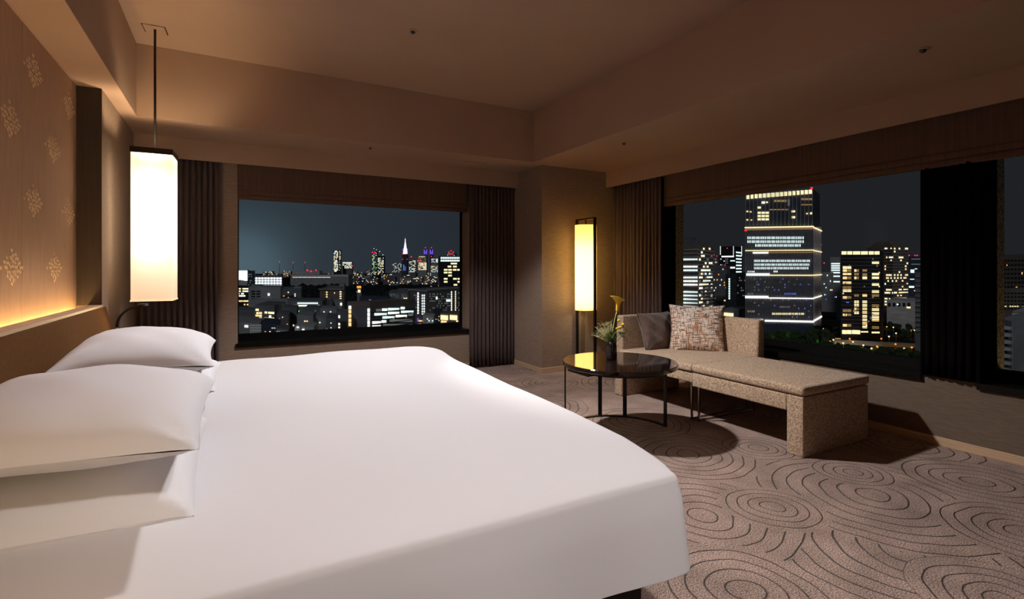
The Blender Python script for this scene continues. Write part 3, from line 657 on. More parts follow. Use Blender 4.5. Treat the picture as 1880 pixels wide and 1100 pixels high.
for (r, u, d) in ((0.058, 0.155, 0.0), (0.088, 0.125, 0.01), (0.089, 0.105, -0.01), (0.062, 0.103, 0.02), (0.046, 0.093, 0.0), (0.122, 0.082, 0.0)):
    MB().tube(curve(P3(0, -0.06) if r > 0.08 else fork*0.3, P3(r, u-0.006, d), P3(0.0, 0.01)), 0.0017, 6).build('stem', M['stem'], bf)
    add_ico(MB(), P3(r, u, d), 0.0130, sub=2, jitter=0.06, squash=0.8, seed=int(r*1000)).build('flower_head', M['pompom'], bf, smooth=False)
def leaf(mb, a, c, w, nrm=tow, n=6):
    a, c = Vector(a), Vector(c); d = (c-a).normalized(); s = d.cross(nrm).normalized(); rows = []
    for i in range(n+1):
        t = i/n; p = a.lerp(c, t)+nrm*0.01*math.sin(math.pi*t); ww = w*math.sin(math.pi*min(1, t*0.93+0.05))**0.8
        rows.append([p-s*ww, p+nrm*0.003, p+s*ww])
    return mb.grid(rows)
for a, c, w in ((P3(0.01, 0.03), P3(-0.02, 0.085, .01), 0.007), (P3(0.0, 0.0), P3(0.035, 0.035, .02), 0.013), (P3(0.045, 0.06), P3(0.095, 0.062, .0), 0.007), (P3(0.06, 0.05), P3(0.115, 0.058, .01), 0.005),
                (P3(0.07, 0.04), P3(0.105, 0.018, .0), 0.004), (P3(0, 0.0), P3(-0.035, 0.03, .02), 0.012), (P3(0, 0), P3(0.02, 0.05, .02), 0.010)):
    leaf(MB(), a, c, w).build('leaf', M['green'], bf, smooth=True, solid=0.0006)
MB().tube([P3(0.02, 0.02), P3(0.07, 0.045), P3(0.105, 0.022)], 0.0016, 6).build('stem', M['stem'], bf)
add_ico(MB(), P3(0.108, 0.018), 0.006, sub=1).build('bud', M['linen'], bf)
gs = empty('grass_spray', top, 'feathery green grass spray leaning left in the vase', 'grass')
rnd = random.Random(11); fine = MB(); blades = MB()
for k in range(30):
    an = rnd.uniform(-0.1, 1.35); L = rnd.uniform(0.09, 0.17)
    end = P3(-math.sin(an)*L, math.cos(an)*L*0.85+0.01, rnd.uniform(-.06, .06))
    pth = curve(P3(-0.003, -0.03), end, P3(-0.004, 0.012), 5)
    fine.tube(pth, [0.0013]*5+[0.0007], 4)
    for q in range(9):
        b0 = pth[3]+(pth[5]-pth[3])*rnd.random(); dd = Vector((rnd.uniform(-1, 1), rnd.uniform(-1, 1), rnd.uniform(-.3, 1)))*0.022
        fine.tube([b0, b0+dd], [0.0010, 0.0007], 3)
        add_ico(fine, b0+dd, 0.0020, sub=1)
    if k < 16: leaf(blades, P3(0, -0.01), P3(-math.sin(an)*L*0.5, math.cos(an)*L*0.45, rnd.uniform(-.03, .03)), 0.0035, n=4)
fine.build('seed_heads', M['grass'], gs, kind='stuff'); blades.build('grass_blades', M['green'], gs, kind='stuff', solid=0.0005)

# ------------------------------------------------------------------ the night city outside, at real distances (eye 75 m above the street)
GZ = EYE-75.0
def W(px, D, y=None, z=None):
    u = (px-940)/936.0
    X, Y = F_[0]*D+R_[0]*u*D, F_[1]*D+R_[1]*u*D
    if z is None: z = EYE+(494-y)/936.0*D
    return Vector((X, Y, z))
C_ = {'warm': emis('warm_window_light', (1.0, 0.66, 0.30), 1.25), 'yellow': emis('yellow_window_light', (1.0, 0.82, 0.45), 1.3), 'white': emis('white_window_light', (1.0, 0.97, 0.88), 1.35),
      'cool': emis('cool_window_light', (0.78, 0.95, 0.92), 1.2), 'orange': emis('orange_lamp_light', (1.0, 0.33, 0.05), 1.3), 'red': emis('red_beacon_light', (1.0, 0.03, 0.05), 1.6),
      'blue': emis('blue_lamp_light', (0.16, 0.26, 0.9), 0.6), 'purple': emis('violet_lamp_light', (0.22, 0.10, 1.0), 1.1), 'green': emis('green_lamp_light', (0.25, 1.0, 0.12), 1.2),
      'dim': emis('dim_window_light', (0.55, 0.58, 0.55), 0.22), 'dimwarm': emis('dim_amber_window', (0.8, 0.5, 0.2), 0.35), 'flood': emis('floodlight', (0.85, 0.95, 1.0), 2.2)}
def wallmat(name, c): return mat(name, c, 0.9, spec=0.15, build=noise_tint(tuple(k*0.85 for k in c), tuple(min(1, k*1.1) for k in c), (0.08, 0.08, 0.3)))
WM = {'black': wallmat('black_cladding', (0.05, 0.05, 0.06)), 'dark': wallmat('dark_concrete', (0.30, 0.30, 0.33)), 'grey': wallmat('grey_concrete', (0.55, 0.55, 0.54)), 'pale': wallmat('pale_concrete', (0.85, 0.82, 0.80)),
      'brown': wallmat('brown_cladding', (0.34, 0.28, 0.24)), 'fin': wallmat('aluminium_fins', (0.80, 0.72, 0.74)), 'navy': wallmat('navy_glass', (0.10, 0.12, 0.17))}
FOOT = []
class Building:
    """footprint from the near corner B with faces A-B (left) and B-C (right); every coordinate is a place at a distance"""
    def __init__(s, name, label, A, B, C, top, m, base=None, cat='building', group=None):
        s.A, s.B, s.C = [Vector((p.x, p.y, 0)) for p in (W(*A, z=0), W(*B, z=0), W(*C, z=0))]
        s.Dd = s.A+s.C-s.B; s.zt = EYE+(494-top)/936.0*B[1]; s.zb = GZ if base is None else EYE+(494-base)/936.0*B[1]
        cx = (s.A+s.C)/2; FOOT.append(([s.A, s.B, s.C, s.Dd], (s.A-s.C).length/2+1, cx)); s.o = empty(name, (cx.x, cx.y, s.zb), label, cat, group=group); s.inv = Vector((-cx.x, -cx.y, -s.zb))
        s.prism([s.A, s.B, s.C, s.Dd], s.zb, s.zt, 'wall', m); s.bat = {}
    def loc(s, p): return Vector(p)+s.inv
    def prism(s, fp, z0, z1, name, m, **kw):
        mb = MB().hexa([s.loc((p.x, p.y, z0)) for p in fp]+[s.loc((p.x, p.y, z1)) for p in fp]); return mb.build(name, m, s.o, **kw)
    def on(s, face, px):   # point of a face seen at px
        P, Q = (s.A, s.B) if face == 0 else (s.B, s.C)
        u = (px-940)/936.0; dx, dy = F_[0]+R_[0]*u, F_[1]+R_[1]*u; e = Q-P
        den = dx*e.y-dy*e.x; t = -(dx*P.y-dy*P.x)/den if abs(den) > 1e-9 else 0.5
        t = max(-0.02, min(1.02, t)); return P+e*t
    def depth(s, p): return F_[0]*p.x+F_[1]*p.y
    def z_at(s, p, y): return EYE+(494-y)/936.0*s.depth(p)
    def nrm(s, face):
        P, Q = (s.A, s.B) if face == 0 else (s.B, s.C); e = (Q-P).normalized(); return Vector((e.y, -e.x, 0))
    def slab(s, face, x0, y0, x1, y1, out, mb=None):
        p, q = s.on(face, x0), s.on(face, x1); z0, z1 = s.z_at(p, y1), s.z_at(p, y0); n = s.nrm(face); o = n*out; i = n*(-0.2)
        mb = mb or MB()
        return mb.hexa([s.loc((*(v.xy), z)) for v, z in ((p+i, z0), (q+i, z0), (q+o, z0), (p+o, z0), (p+i, z1), (q+i, z1), (q+o, z1), (p+o, z1))])
    def win(s, face, x0, y0, x1, y1, c='warm', n=1, gap=0.12, part=False):
        w = (x1-x0)/n
        for k in range(n):
            a, b_ = x0+k*w+gap*w*0.5, x0+(k+1)*w-gap*w*0.5
            if part: s.slab(face, a, y0, b_, y1, 0.25).build('lit_window', C_[c], s.o)
            else: s.bat.setdefault(c, MB()); s.slab(face, a, y0, b_, y1, 0.2, s.bat[c])
        return s
    def rnd(s, face, x0, y0, x1, y1, cols, rows, p, cs, seed, fw=0.6, fh=0.5):
        r = random.Random(seed); cw, ch = (x1-x0)/cols, (y1-y0)/rows
        for i in range(cols):
            for j in range(rows):
                if r.random() < p:
                    a, b_ = x0+(i+(1-fw)/2)*cw, y0+(j+(1-fh)/2)*ch; s.win(face, a, b_, a+cw*fw, b_+ch*fh, r.choice(cs), gap=0)
        return s
    def band(s, face, x0, y0, x1, y1, m, name='ledge', out=0.9): s.slab(face, x0, y0, x1, y1, out).build(name, m, s.o); return s
    def box(s, x0, x1, y0, name, m, t0=0.15, t1=0.85):     # rooftop block between screen columns on the left face
        p, q = s.on(0, x0), s.on(0, x1); e = s.C-s.B
        s.prism([p+e*t0, q+e*t0, q+e*t1, p+e*t1], s.zt, s.z_at(p, y0), name, m); return s
    def beacon(s, px, y, r=1.4, c='red', face=0):
        p = s.on(face, px); z = s.z_at(p, y)
        add_ico(MB(), s.loc((p.x, p.y, z)), r*0.62, sub=1).build('beacon', C_[c], s.o)
        if z-r > s.zt: MB().box(*[k for k in (s.loc((p.x-.15, p.y-.15, 0)).x, s.loc((p.x+.15, p.y, 0)).x, s.loc((0, p.y-.15, 0)).y, s.loc((0, p.y+.15, 0)).y, s.zt+s.inv.z, z+s.inv.z)]).build('mast', WM['dark'], s.o)
        return s
    def done(s):
        for c, mb in s.bat.items():
            mb.build('lit_windows', C_[c], s.o, kind='stuff')
        return s
C_['spire'] = emis('white_violet_light', (0.80, 0.78, 1.0), 1.6)
C_['amber'] = emis('amber_street_light', (1.0, 0.42, 0.12), 0.55)
ground = MB()
gp = [W(-1500, 9000, z=GZ), W(4500, 9000, z=GZ)]
ground.quad((-9000, -400, GZ), (9000, -400, GZ), (9000, 9000, GZ), (-9000, 9000, GZ))
M['asphalt'] = mat('dark_city_ground', (0.03, 0.03, 0.035), 0.95, spec=0.0, build=noise_tint((0.02, 0.02, 0.025), (0.045, 0.045, 0.05), (0.01, 0.01, 0.01)))
struct(ground, 'city_ground', M['asphalt'], 'dark streets far below the windows')

# --- long window: the great tower
t = Building('skyscraper', 'tallest lit office tower with white light bands and vertical fins', (1368, 575), (1493, 560), (1507, 610), 415, WM['navy'])
f = MB()
for k in range(45):
    x = 1368.6+k*(1492.5-1368.6)/44; t.slab(0, x-0.32, 417, x+0.32, 595, 1.1, f)
for k in range(7):
    x = 1494+k*2.0; t.slab(1, x-0.35, 417, x+0.35, 598, 1.0, f)
f.build('facade_fins', WM['fin'], t.o, kind='stuff')
# upper block
e1 = (t.C-t.B); up = [t.A+e1*0.02, t.B*0.985+t.A*0.015+e1*0.02, t.B+e1*0.85, t.A+e1*0.85]
zt2 = t.z_at(t.B, 346); t.prism(up, t.zt, zt2, 'upper_block', WM['navy'])
f = MB()
for k in range(18):
    x = 1368.6+k*(1491-1368.6)/17; t.slab(0, x-0.35, 349+9*(1-(x-1368)/125), x+0.35, 414, 0.9, f)
f.build('upper_fins', WM['fin'], t.o, kind='stuff')
for k in range(16):
    x = 1370.6+k*7.62; y = 358-(x-1370)*0.083; t.win(0, x, y, x+5.6, y+7.5, 'yellow', part=True, gap=0)
t.win(0, 1370, 387, 1374, 389.5, 'warm').win(0, 1376, 388, 1380, 390, 'warm').win(0, 1370, 402.5, 1374, 405, 'warm').win(0, 1378, 403, 1381, 405, 'warm')
for y in (389, 395, 401): t.win(0, 1390, y, 1412, y+3.6, 'yellow', n=3, gap=0.2)
t.win(0, 1398, 370, 1405, 374, 'white').win(0, 1406, 370, 1410, 373, 'warm').win(0, 1390, 379.5, 1397, 383, 'yellow').win(0, 1421, 367, 1444, 371, 'dimwarm', n=5)
t.win(0, 1412, 384, 1447, 386, 'dimwarm', n=5).win(0, 1453, 386.5, 1460, 390, 'yellow').win(0, 1453.5, 397, 1460, 401, 'yellow').win(0, 1487, 390, 1492, 393.5, 'yellow').win(0, 1480, 391, 1483, 393.5, 'warm')
t.win(0, 1471, 364, 1492, 367.5, 'dimwarm', n=6).win(0, 1471, 375, 1492, 377, 'dimwarm', n=6).win(0, 1446, 366, 1450, 378, 'dim')
def strip(y0, y1, x0, x1, c='cool', n=26):
    t.win(0, x0, y0, x1, y1, c, n=n, gap=0.22)
strip(434.5, 439, 1371, 1476); strip(441.5, 446, 1371, 1476); strip(448.5, 453, 1386, 1470, n=21)
strip(477, 481, 1384, 1488, n=26); strip(484, 488, 1384, 1486, n=26); strip(490.5, 494.5, 1384, 1484, n=26); strip(497.5, 500, 1372, 1386, n=4); strip(497, 500, 1419, 1428, n=3)
strip(538, 541, 1371, 1383, 'dim', 3); strip(570, 573.5, 1372, 1386, 'dimwarm', 4); strip(574.5, 578, 1416, 1477, 'yellow', 16); strip(562, 565, 1430, 1450, 'dim', 6); strip(538, 541, 1440, 1462, 'blue', 7)
t.rnd(0, 1380, 510, 1490, 540, 30, 6, 0.13, ['dim', 'dim', 'blue'], 5).rnd(0, 1380, 548, 1490, 590, 30, 8, 0.10, ['dim', 'dimwarm', 'blue'], 6)
def lightband(y, x0, x1, c='white', h=2.4, right=True):
    p0 = 1.3
    t.slab(0, x0, y, x1, y+h, p0).build('light_band', C_[c], t.o)
    if right: t.slab(1, 1493, y, 1507, y+h, p0).build('light_band', C_[c], t.o)
lightband(417, 1367, 1493.5, 'yellow', 2.2); t.slab(0, 1368, 419.4, 1493, 423, 0.8).build('crown_louvre', C_['dimwarm'], t.o)
lightband(459.5, 1368, 1493.5, 'yellow', 1.5); lightband(462.8, 1382, 1410, 'white', 3.0, False); lightband(463.5, 1410, 1493.5, 'dimwarm', 1.2, False)
lightband(501.8, 1370, 1412, 'white', 4.5, False); lightband(504.5, 1412, 1493.5, 'yellow', 1.7)
lightband(543, 1368, 1410, 'white', 4.5, False); lightband(546.2, 1410, 1493.5, 'white', 2.0)
lightband(585.5, 1370, 1400, 'white', 3.6, False); lightband(587.2, 1404, 1493.5, 'white', 3.2)
for (x, y, fc) in ((1369, 423, 0), (1491, 418, 0), (1506, 424, 1), (1506.5, 450, 1), (1490, 345.5, 0)): t.beacon(x, y, 2.3, face=fc)
t.done()

def floors(b, face, x0, x1, ys, m, h=1.2): 
    for y in ys: b.band(face, x0, y, x1, y+h, m)
b = Building('office_tower', 'stepped pale office tower with rows of lit floors, left of the tallest tower', (1235, 560), (1282, 530), (1309, 575), 450, WM['brown'])
b.prism([b.A+(b.C-b.B)*0.1, b.B+(b.A-b.B)*0.1+(b.C-b.B)*0.1, b.C+(b.A-b.C)*0.15, b.Dd], b.zt, b.z_at(b.B, 441), 'roof_step', WM['dark'])
b.prism([b.A+(b.C-b.B)*0.2, b.B+(b.A-b.B)*0.35+(b.C-b.B)*0.2, b.C+(b.A-b.C)*0.4, b.Dd], b.zt, b.z_at(b.B, 433), 'roof_block', WM['dark'])
rs = random.Random(4)
for k in range(17):
    y = 455+k*6.6; b.band(0, 1240, y+3.6, 1282, y+5.6, WM['pale']); b.band(1, 1282, y+3.6, 1309, y+5.6, WM['pale'])
    if k in (3, 5, 6, 8, 9, 10, 12, 13, 14, 15, 16): b.win(0, 1250, y, 1281, y+3.4, rs.choice(['cool', 'white', 'cool']), n=9, gap=0.2)
    b.rnd(1, 1283, y, 1308, y+3.4, 7, 1, 0.25 if k < 6 else 0.7, ['cool', 'white', 'yellow', 'dim'], 40+k, 0.8, 1.0)
b.done()
b = Building('high_rise', 'distant tower outlined by white light lines with red beacons', (1321, 1150), (1350, 1130), (1363, 1180), 452, WM['black'])
for y in (462, 468, 474, 480, 486, 492, 498): b.win(1, 1350.5, y, 1362, y+2.6, 'cool', n=1)
b.win(0, 1340, 478, 1350, 480, 'cool').win(0, 1323, 470, 1349, 472.5, 'white').win(0, 1340, 490, 1350, 493, 'white').win(0, 1322, 452, 1323.2, 468, 'white').win(0, 1346, 452, 1347, 470, 'white').win(1, 1361, 452, 1362, 470, 'cool').rnd(0, 1322, 474, 1340, 492, 6, 5, 0.4, ['cool', 'dim'], 4)
b.beacon(1335, 456, 2.0).done()
b = Building('apartment_tower', 'dark block with red beacons behind the stepped tower', (1308, 900), (1334, 880), (1340, 920), 487, WM['dark'])
b.rnd(0, 1310, 492, 1334, 560, 9, 14, 0.10, ['warm', 'cool', 'orange'], 8).beacon(1331, 486.5, 1.6).done()
b = Building('apartment_tower', 'slim block topped by a cluster of red beacons', (1308, 1400), (1318, 1390), (1322, 1420), 469, WM['dark'])
b.rnd(0, 1308, 474, 1318, 520, 4, 9, 0.3, ['warm', 'dim'], 9).beacon(1311, 468, 2.2).beacon(1316, 470, 2.2).beacon(1313, 476, 2.2).done()
b = Building('office_block', 'grey low block with one bright vertical stair light', (1332, 760), (1352, 740), (1370, 770), 503, WM['dark'])
b.rnd(1, 1353, 508, 1369, 545, 5, 8, 0.25, ['dim'], 10)
for k in range(9): b.win(0, 1337.5, 511+k*4.4, 1340.5, 514.3+k*4.4, 'cool')
b.done()
b = Building('exhibition_hall', 'low hall with a glowing yellow-green roof edge behind the sofa', (1318, 600), (1347, 585), (1372, 640), 571, WM['grey'])
for k in range(6): b.slab(0, 1320+k*4.5, 573+0.4*k, 1324+k*4.5, 581, 0.3).build('lit_window', C_['yellow'], b.o)
b.done()
b = Building('high_rise', 'pale striped tower just right of the tallest tower', (1524, 1250), (1542, 1240), (1548, 1290), 472, WM['grey'])
for k, y in enumerate((483, 487, 491, 495, 499.5, 506, 516)): b.win(0, 1526, y, 1542, y+2.4, 'cool', n=1, gap=0)
b.done()
b = Building('office_block', 'pale mid-rise block between the two big towers', (1508, 1050), (1526, 1030), (1530, 1060), 500, WM['pale']); b.beacon(1513, 483, 2.4).rnd(0, 1509, 503, 1526, 540, 6, 7, 0.1, ['cool'], 12).done()
b = Building('office_block', 'grey low block with a few blue lights between the towers', (1508, 900), (1543, 880), (1550, 920), 524, WM['grey']); b.rnd(0, 1510, 526, 1542, 552, 12, 6, 0.14, ['cool', 'blue', 'yellow'], 13).done()

b = Building('apartment_tower', 'black tower with a glowing crown row and scattered amber windows', (1543.5, 500), (1616, 490), (1622, 540), 459.5, WM['black'])
xs = [(1545, 1554), (1555.5, 1564.5), (1566, 1579), (1580.5, 1593), (1595, 1604), (1605.5, 1614.5)]
for x0, x1 in xs: b.win(0, x0, 461.5, x1, 467.5, 'yellow', part=True, gap=0)
colx = {'a': (1547, 1563), 'b': (1568, 1577), 'c': (1583, 1592), 'd': (1600.5, 1614)}
rows = {'a': [(489, 1), (494.5, .5), (500.5, .7), (508, .6), (517, .7), (525.5, .4), (531.5, .8), (544, .6), (568, .4), (576, .6), (595, .5)],
        'b': [(494.5, .6), (501, .4), (508, .5), (540, .3), (552, 1), (558, 1), (565, .6), (572, .8)],
        'c': [(494, .2), (502, .4), (508, .8), (540, .5), (552, .8), (558.5, .8), (565, .5), (571.5, .5), (578.5, .9), (585, .9), (591.5, .5), (598, .8)],
        'd': [(480, 1), (501, .8), (507.5, .9), (520, .8), (533, .9), (540, .4), (559, .4), (566, 1), (573, .8), (579.5, .9), (585, .5), (599, .3)]}
for c, (x0, x1) in colx.items():
    for y, br in rows[c]:
        key_ = 'yellow' if br > .75 else ('warm' if br > .45 else 'dimwarm')
        n = 2 if c in 'ab' else 1
        for k in range(n):
            w = (x1-x0)/n; b.slab(0, x0+k*w+0.3, y, x0+(k+1)*w-0.3, y+4.6, 0.15).build('lit_window', C_[key_ if (k == 0 or br > .6) else 'dimwarm'], b.o)
b.rnd(0, 1546, 472, 1616, 600, 18, 20, 0.05, ['dimwarm', 'warm', 'dim'], 21)
for k in range(20): b.band(0, 1544, 474+k*6.6, 1616, 474.8+k*6.6, WM['dark'], 'floor_slab', 0.5)
for x0, x1 in ((1546, 1554), (1555, 1562.5), (1564, 1578.5)): b.slab(0, x0, 606, x1, 613, 1.0).build('lobby_window', C_['yellow'], b.o)
b.win(0, 1580, 608, 1594, 610.5, 'yellow', n=3).win(0, 1600, 609, 1615, 612, 'yellow', n=3).win(0, 1553, 553.5, 1559, 556, 'blue').done()

b = Building('office_tower', 'rounded banded office tower behind the black tower with amber crown', (1592, 760), (1640, 715), (1667, 745), 452, WM['brown'])
b.prism([b.A*0.9+b.C*0.1, b.B*0.85+b.Dd*0.15, b.C*0.9+b.A*0.1, b.Dd], b.zt, b.z_at(b.B, 446), 'roof_step', WM['brown'])
b.prism([b.A*0.78+b.C*0.22, b.B*0.7+b.Dd*0.3, b.C*0.8+b.A*0.2, b.Dd], b.zt, b.z_at(b.B, 441.5), 'roof_block', WM['brown'])
rs = random.Random(14)
for k in range(20):
    y = 455+k*5.4; b.band(0, 1618, y+3.2, 1640, y+4.8, WM['grey']); b.band(1, 1640, y+3.2, 1667, y+4.8, WM['grey'])
    pr = {0: .35, 3: .4, 9: .5, 10: .5, 14: .6, 15: .9, 17: .8, 18: .9, 19: .7, 11: .3}.get(k, .1)
    b.rnd(0, 1624, y, 1640, y+3, 6, 1, pr, ['yellow', 'warm', 'cool'], 60+k, .85, 1).rnd(1, 1641, y, 1667, y+3, 9, 1, pr, ['yellow', 'yellow', 'warm'], 90+k, .85, 1)
b.done()
b = Building('high_rise', 'dark glassy tower with two red beacons at the pier edge', (1667, 1000), (1692, 990), (1720, 1010), 470, WM['navy'])
b.win(0, 1672, 475, 1691, 476.5, 'dim', n=1).win(0, 1672, 484.5, 1691, 486, 'dim').win(0, 1671, 495, 1679, 501, 'cool').win(0, 1670, 512, 1679, 513.5, 'cool').win(0, 1668, 525, 1679, 528.5, 'cool').win(0, 1678, 533, 1681, 536, 'yellow').win(0, 1679, 493, 1684, 494.5, 'cool').beacon(1669, 469, 2.2).beacon(1680, 469, 2.2).beacon(1684, 469, 2.2).beacon(1691.5, 471, 2.0, 'flood').done()
b = Building('apartment_tower', 'shadowy apartment block with balcony recesses close to the pier', (1680, 400), (1700, 395), (1730, 420), 500, WM['dark'])
for k in range(12): b.band(0, 1681, 506+k*9, 1699, 509+k*9, WM['grey'], 'balcony', 1.2)
b.done()
b = Building('office_block', 'plain beige low block with one white sign light', (1628, 640), (1680, 625), (1690, 680), 552.5, WM['pale'])
for k in range(5): b.slab(0, 1630+k*9, 556, 1635+k*9, 563, 0.1).build('dark_window', WM['black'], b.o)
b.beacon(1648, 559, 1.5, 'flood').win(0, 1664, 563, 1672, 566, 'yellow').done()

# beyond the second pier
b = Building('apartment_tower', 'tall grey block at the right edge behind the stone reveal', (1838, 330), (1905, 310), (1940, 340), 466, WM['brown'])
for k in range(14): 
    for j in range(9): b.slab(0, 1843+j*6.5, 477+k*8, 1847+j*6.5, 480.5+k*8, 0.1).build('dark_window', WM['black'], b.o)
b.win(0, 1848, 486, 1850, 488, 'orange').win(0, 1876, 500, 1877.4, 504, 'warm').win(0, 1865, 526.5, 1868, 528, 'orange').done()
b = Building('office_block', 'low block with a row of pale lights at the right edge', (1838, 250), (1900, 240), (1930, 260), 532, WM['brown'])
for k in range(5):
    for j in range(9): b.slab(0, 1843+j*6.5, 537+k*7, 1847+j*6.5, 540+k*7, 0.1).build('dark_window', WM['black'], b.o)
b.rnd(0, 1844, 561, 1884, 564, 9, 1, 0.6, ['yellow', 'dim'], 31).done()
b = Building('apartment_tower', 'nearest pale building with white balconies at the right edge', (1836, 118), (1857, 112), (1935, 150), 590, WM['grey'])
for k in range(9):
    b.slab(0, 1842, 596+k*12.5, 1856.5, 602+k*12.5, 1.3).build('balcony', WM['pale'], b.o)
    b.slab(0, 1844, 603+k*12.5, 1850, 607.5+k*12.5, 0.1).build('dark_window', WM['black'], b.o)
b.done()
b = Building('low_building', 'flat-roofed small block with a pale parapet near the right edge', (1858, 160), (1890, 158), (1920, 180), 572, WM['pale']); b.band(0, 1858, 571, 1890, 573, WM['grey'], 'parapet', 0.3).done()

# --- back window
def simple(name, lab, l, D, r, top, m, rD=None, side=None, **k):
    rD = rD or D-6; s_ = side or (r+(r-l)*0.12, rD+25)
    return Building(name, lab, (l, D), (r, rD), s_, top, m, **k)
b = simple('stadium', 'floodlit white stadium glowing at the left edge of the back window', 425, 1500, 454, 495.5, WM['pale'])
for k in range(4): b.slab(0, 433+k*5.3, 497, 438.2+k*5.3, 513+k*0.8, 0.5).build('light_bank', C_['flood'], b.o)
b.done()
b = simple('apartment_tower', 'dark narrow tower beside the bright lattice building', 456, 640, 467, 497, WM['navy']); b.rnd(0, 456, 502, 467, 525, 5, 6, 0.35, ['dim'], 1).done()
b = simple('department_store', 'building with a blazing white lattice of lights', 467, 700, 518, 506, WM['dark'], side=(520.5, 730))
for i in range(9):
    for j in range(5): b.win(0, 468.8+i*5.5, 509.6+j*4.5, 473.0+i*5.5, 512.6+j*4.5, 'flood', gap=0.05, part=True)
b.done()
b = simple('office_block', 'dark block with rows of amber floors at the left edge of the back window', 425, 430, 456.5, 526, WM['black'])
for y, p, cs in ((529, .9, ['yellow', 'white']), (533.5, .5, ['white', 'yellow']), (538, .7, ['white', 'cool']), (542, .5, ['white']), (551.5, 1, ['warm', 'orange', 'yellow']), (558, .3, ['warm']), (564, .4, ['white', 'warm'])): b.rnd(0, 437, y, 456, y+2.6, 7, 1, p, cs, int(y), .85, 1)
b.done()
b = simple('office_block', 'grey concrete block with two round stair lights', 456, 400, 515, 527, WM['grey'], side=(519, 440))
for i in range(2):
    for j in range(4): b.slab(0, 461.5+i*9.5, 533.5+j*4.8, 468.5+i*9.5, 536.2+j*4.8, 0.1).build('dark_window', WM['black'], b.o)
b.box(458, 476, 525.5, 'roof_block', WM['grey']); b.win(0, 491.5, 538.5, 495.5, 543, 'white').win(0, 491.5, 548, 495.5, 552.3, 'white').win(0, 467, 554, 469.5, 556.5, 'white').win(0, 474, 554, 476.5, 556.5, 'white').done()
b = simple('terrace_building', 'long grey terraced roof below the concrete block', 456, 380, 595, 551, WM['grey'], base=566); b.done()
b = simple('apartment_building', 'dark apartment house with a cluster of yellow windows', 468, 300, 504, 561, WM['dark'], side=(524, 330))
for x, y, w, c in ((469.5, 567, 5.5, 'yellow'), (471, 573, 4, 'yellow'), (476, 573, 5, 'warm'), (469.5, 577.5, 5.5, 'warm'), (476, 578, 4.5, 'yellow'), (476, 583, 5, 'yellow'), (486, 572, 4.5, 'yellow'), (492.5, 572.5, 11, 'yellow'), (494, 579, 4, 'white'), (486, 583, 4.5, 'yellow'), (492.5, 583, 11, 'yellow'), (499, 589, 4.5, 'warm'), (494, 595, 4, 'dimwarm'), (500, 594.5, 4, 'yellow')):
    b.slab(0, x, y, x+w, y+3.6, 0.15).build('lit_window', C_[c], b.o)
b.done()
b = simple('office_block', 'near block with small dim square windows at the lower left', 428, 222, 478, 594, WM['grey'], side=(482, 240))
for i in range(8):
    for j in range(4): b.slab(0, 459+i*2.6, 596+j*4.6, 460.6+i*2.6, 599+j*4.6, 0.08).build('small_window', C_['dim'], b.o)
b.win(0, 449, 597, 456, 601, 'white').done()
b = simple('office_block', 'grey flat block behind the terrace with a brighter end wall', 517, 460, 553, 530, WM['dark'], side=(556, 500)); b.box(538, 552, 528, 'roof_block', WM['grey'])
b.rnd(0, 515, 535, 552, 552, 9, 5, 0.22, ['white', 'cool', 'orange'], 33, .5, .6).done()
b = simple('office_building', 'low oval-roofed building with two white window strips', 528, 330, 592, 552, WM['dark'], side=(600, 352))
b.win(0, 546, 555.5, 584, 558, 'cool', n=12).win(0, 537, 560, 587, 562.5, 'white', n=14).win(0, 545, 570.5, 559, 572.5, 'green', n=3).win(0, 552, 575.5, 560, 577.5, 'green', n=2).done()
b = simple('apartment_tower', 'brown tower with flat roof slab and two amber window columns', 587, 480, 632, 531, WM['brown'], side=(635, 520)); b.box(598, 630, 526, 'roof_block', WM['brown']); b.box(623, 631, 521.5, 'roof_tank', WM['grey']); b.band(0, 585, 530, 633, 532, WM['grey'], 'roof_slab', 1.5)
for k in range(5): b.win(0, 598.5, 535.5+k*4.2, 601.5, 537.8+k*4.2, 'warm').win(0, 623.5, 534.8+k*4.1, 627, 537+k*4.1, 'yellow')
b.win(0, 613.5, 537, 615, 539, 'yellow').done()
b = simple('office_block', 'pale low block in front of the brown tower', 597, 400, 628, 554, WM['grey'], side=(630, 430), base=580); b.win(0, 624.5, 556, 628, 561, 'white').done()
b = simple('shrine_hall', 'tiny floodlit hall with an orange roof among dark trees', 655.5, 560, 663, 528, WM['grey'], side=(664, 580)); b.win(0, 655, 525, 663, 529, 'orange', n=2).win(0, 657, 532, 662, 537, 'yellow').win(0, 646, 535, 648, 537, 'white').done()
b = Building('office_building', 'broad dark office building with lit glass wing and white stair light', (637, 252), (680, 247), (762, 272), 566, WM['dark'], )
b.prism([b.A, b.B, b.C, b.Dd], b.zt, b.z_at(b.A, 553.5), 'upper_storey', WM['brown'])
for k, y in enumerate((561.5, 569, 577, 585, 592.5)): b.slab(0, 640.3, y, 644.8, y+6.2, 0.2).build('lit_window', C_['white' if k == 0 else 'warm'], b.o)
for k in range(5): b.slab(0, 675, 566.5+k*7.6, 679, 573+k*7.6, 0.2).build('lit_window', C_['white'], b.o)
def wing(x0, x1, row, c, n):
    p0 = b.on(1, 682); y = 568.2+7.35*row
    k0 = 494+(y-494)*b.depth(p0)/b.depth(b.on(1, x0)); b.win(1, x0, k0, x1, k0+4.6*b.depth(p0)/b.depth(b.on(1, x0)), c, n=n, gap=0.18)
for k in range(6): b.band(1, 682, 573.2+k*7.35, 760, 574.6+k*7.35, WM['black'], 'floor_slab', 0.35)
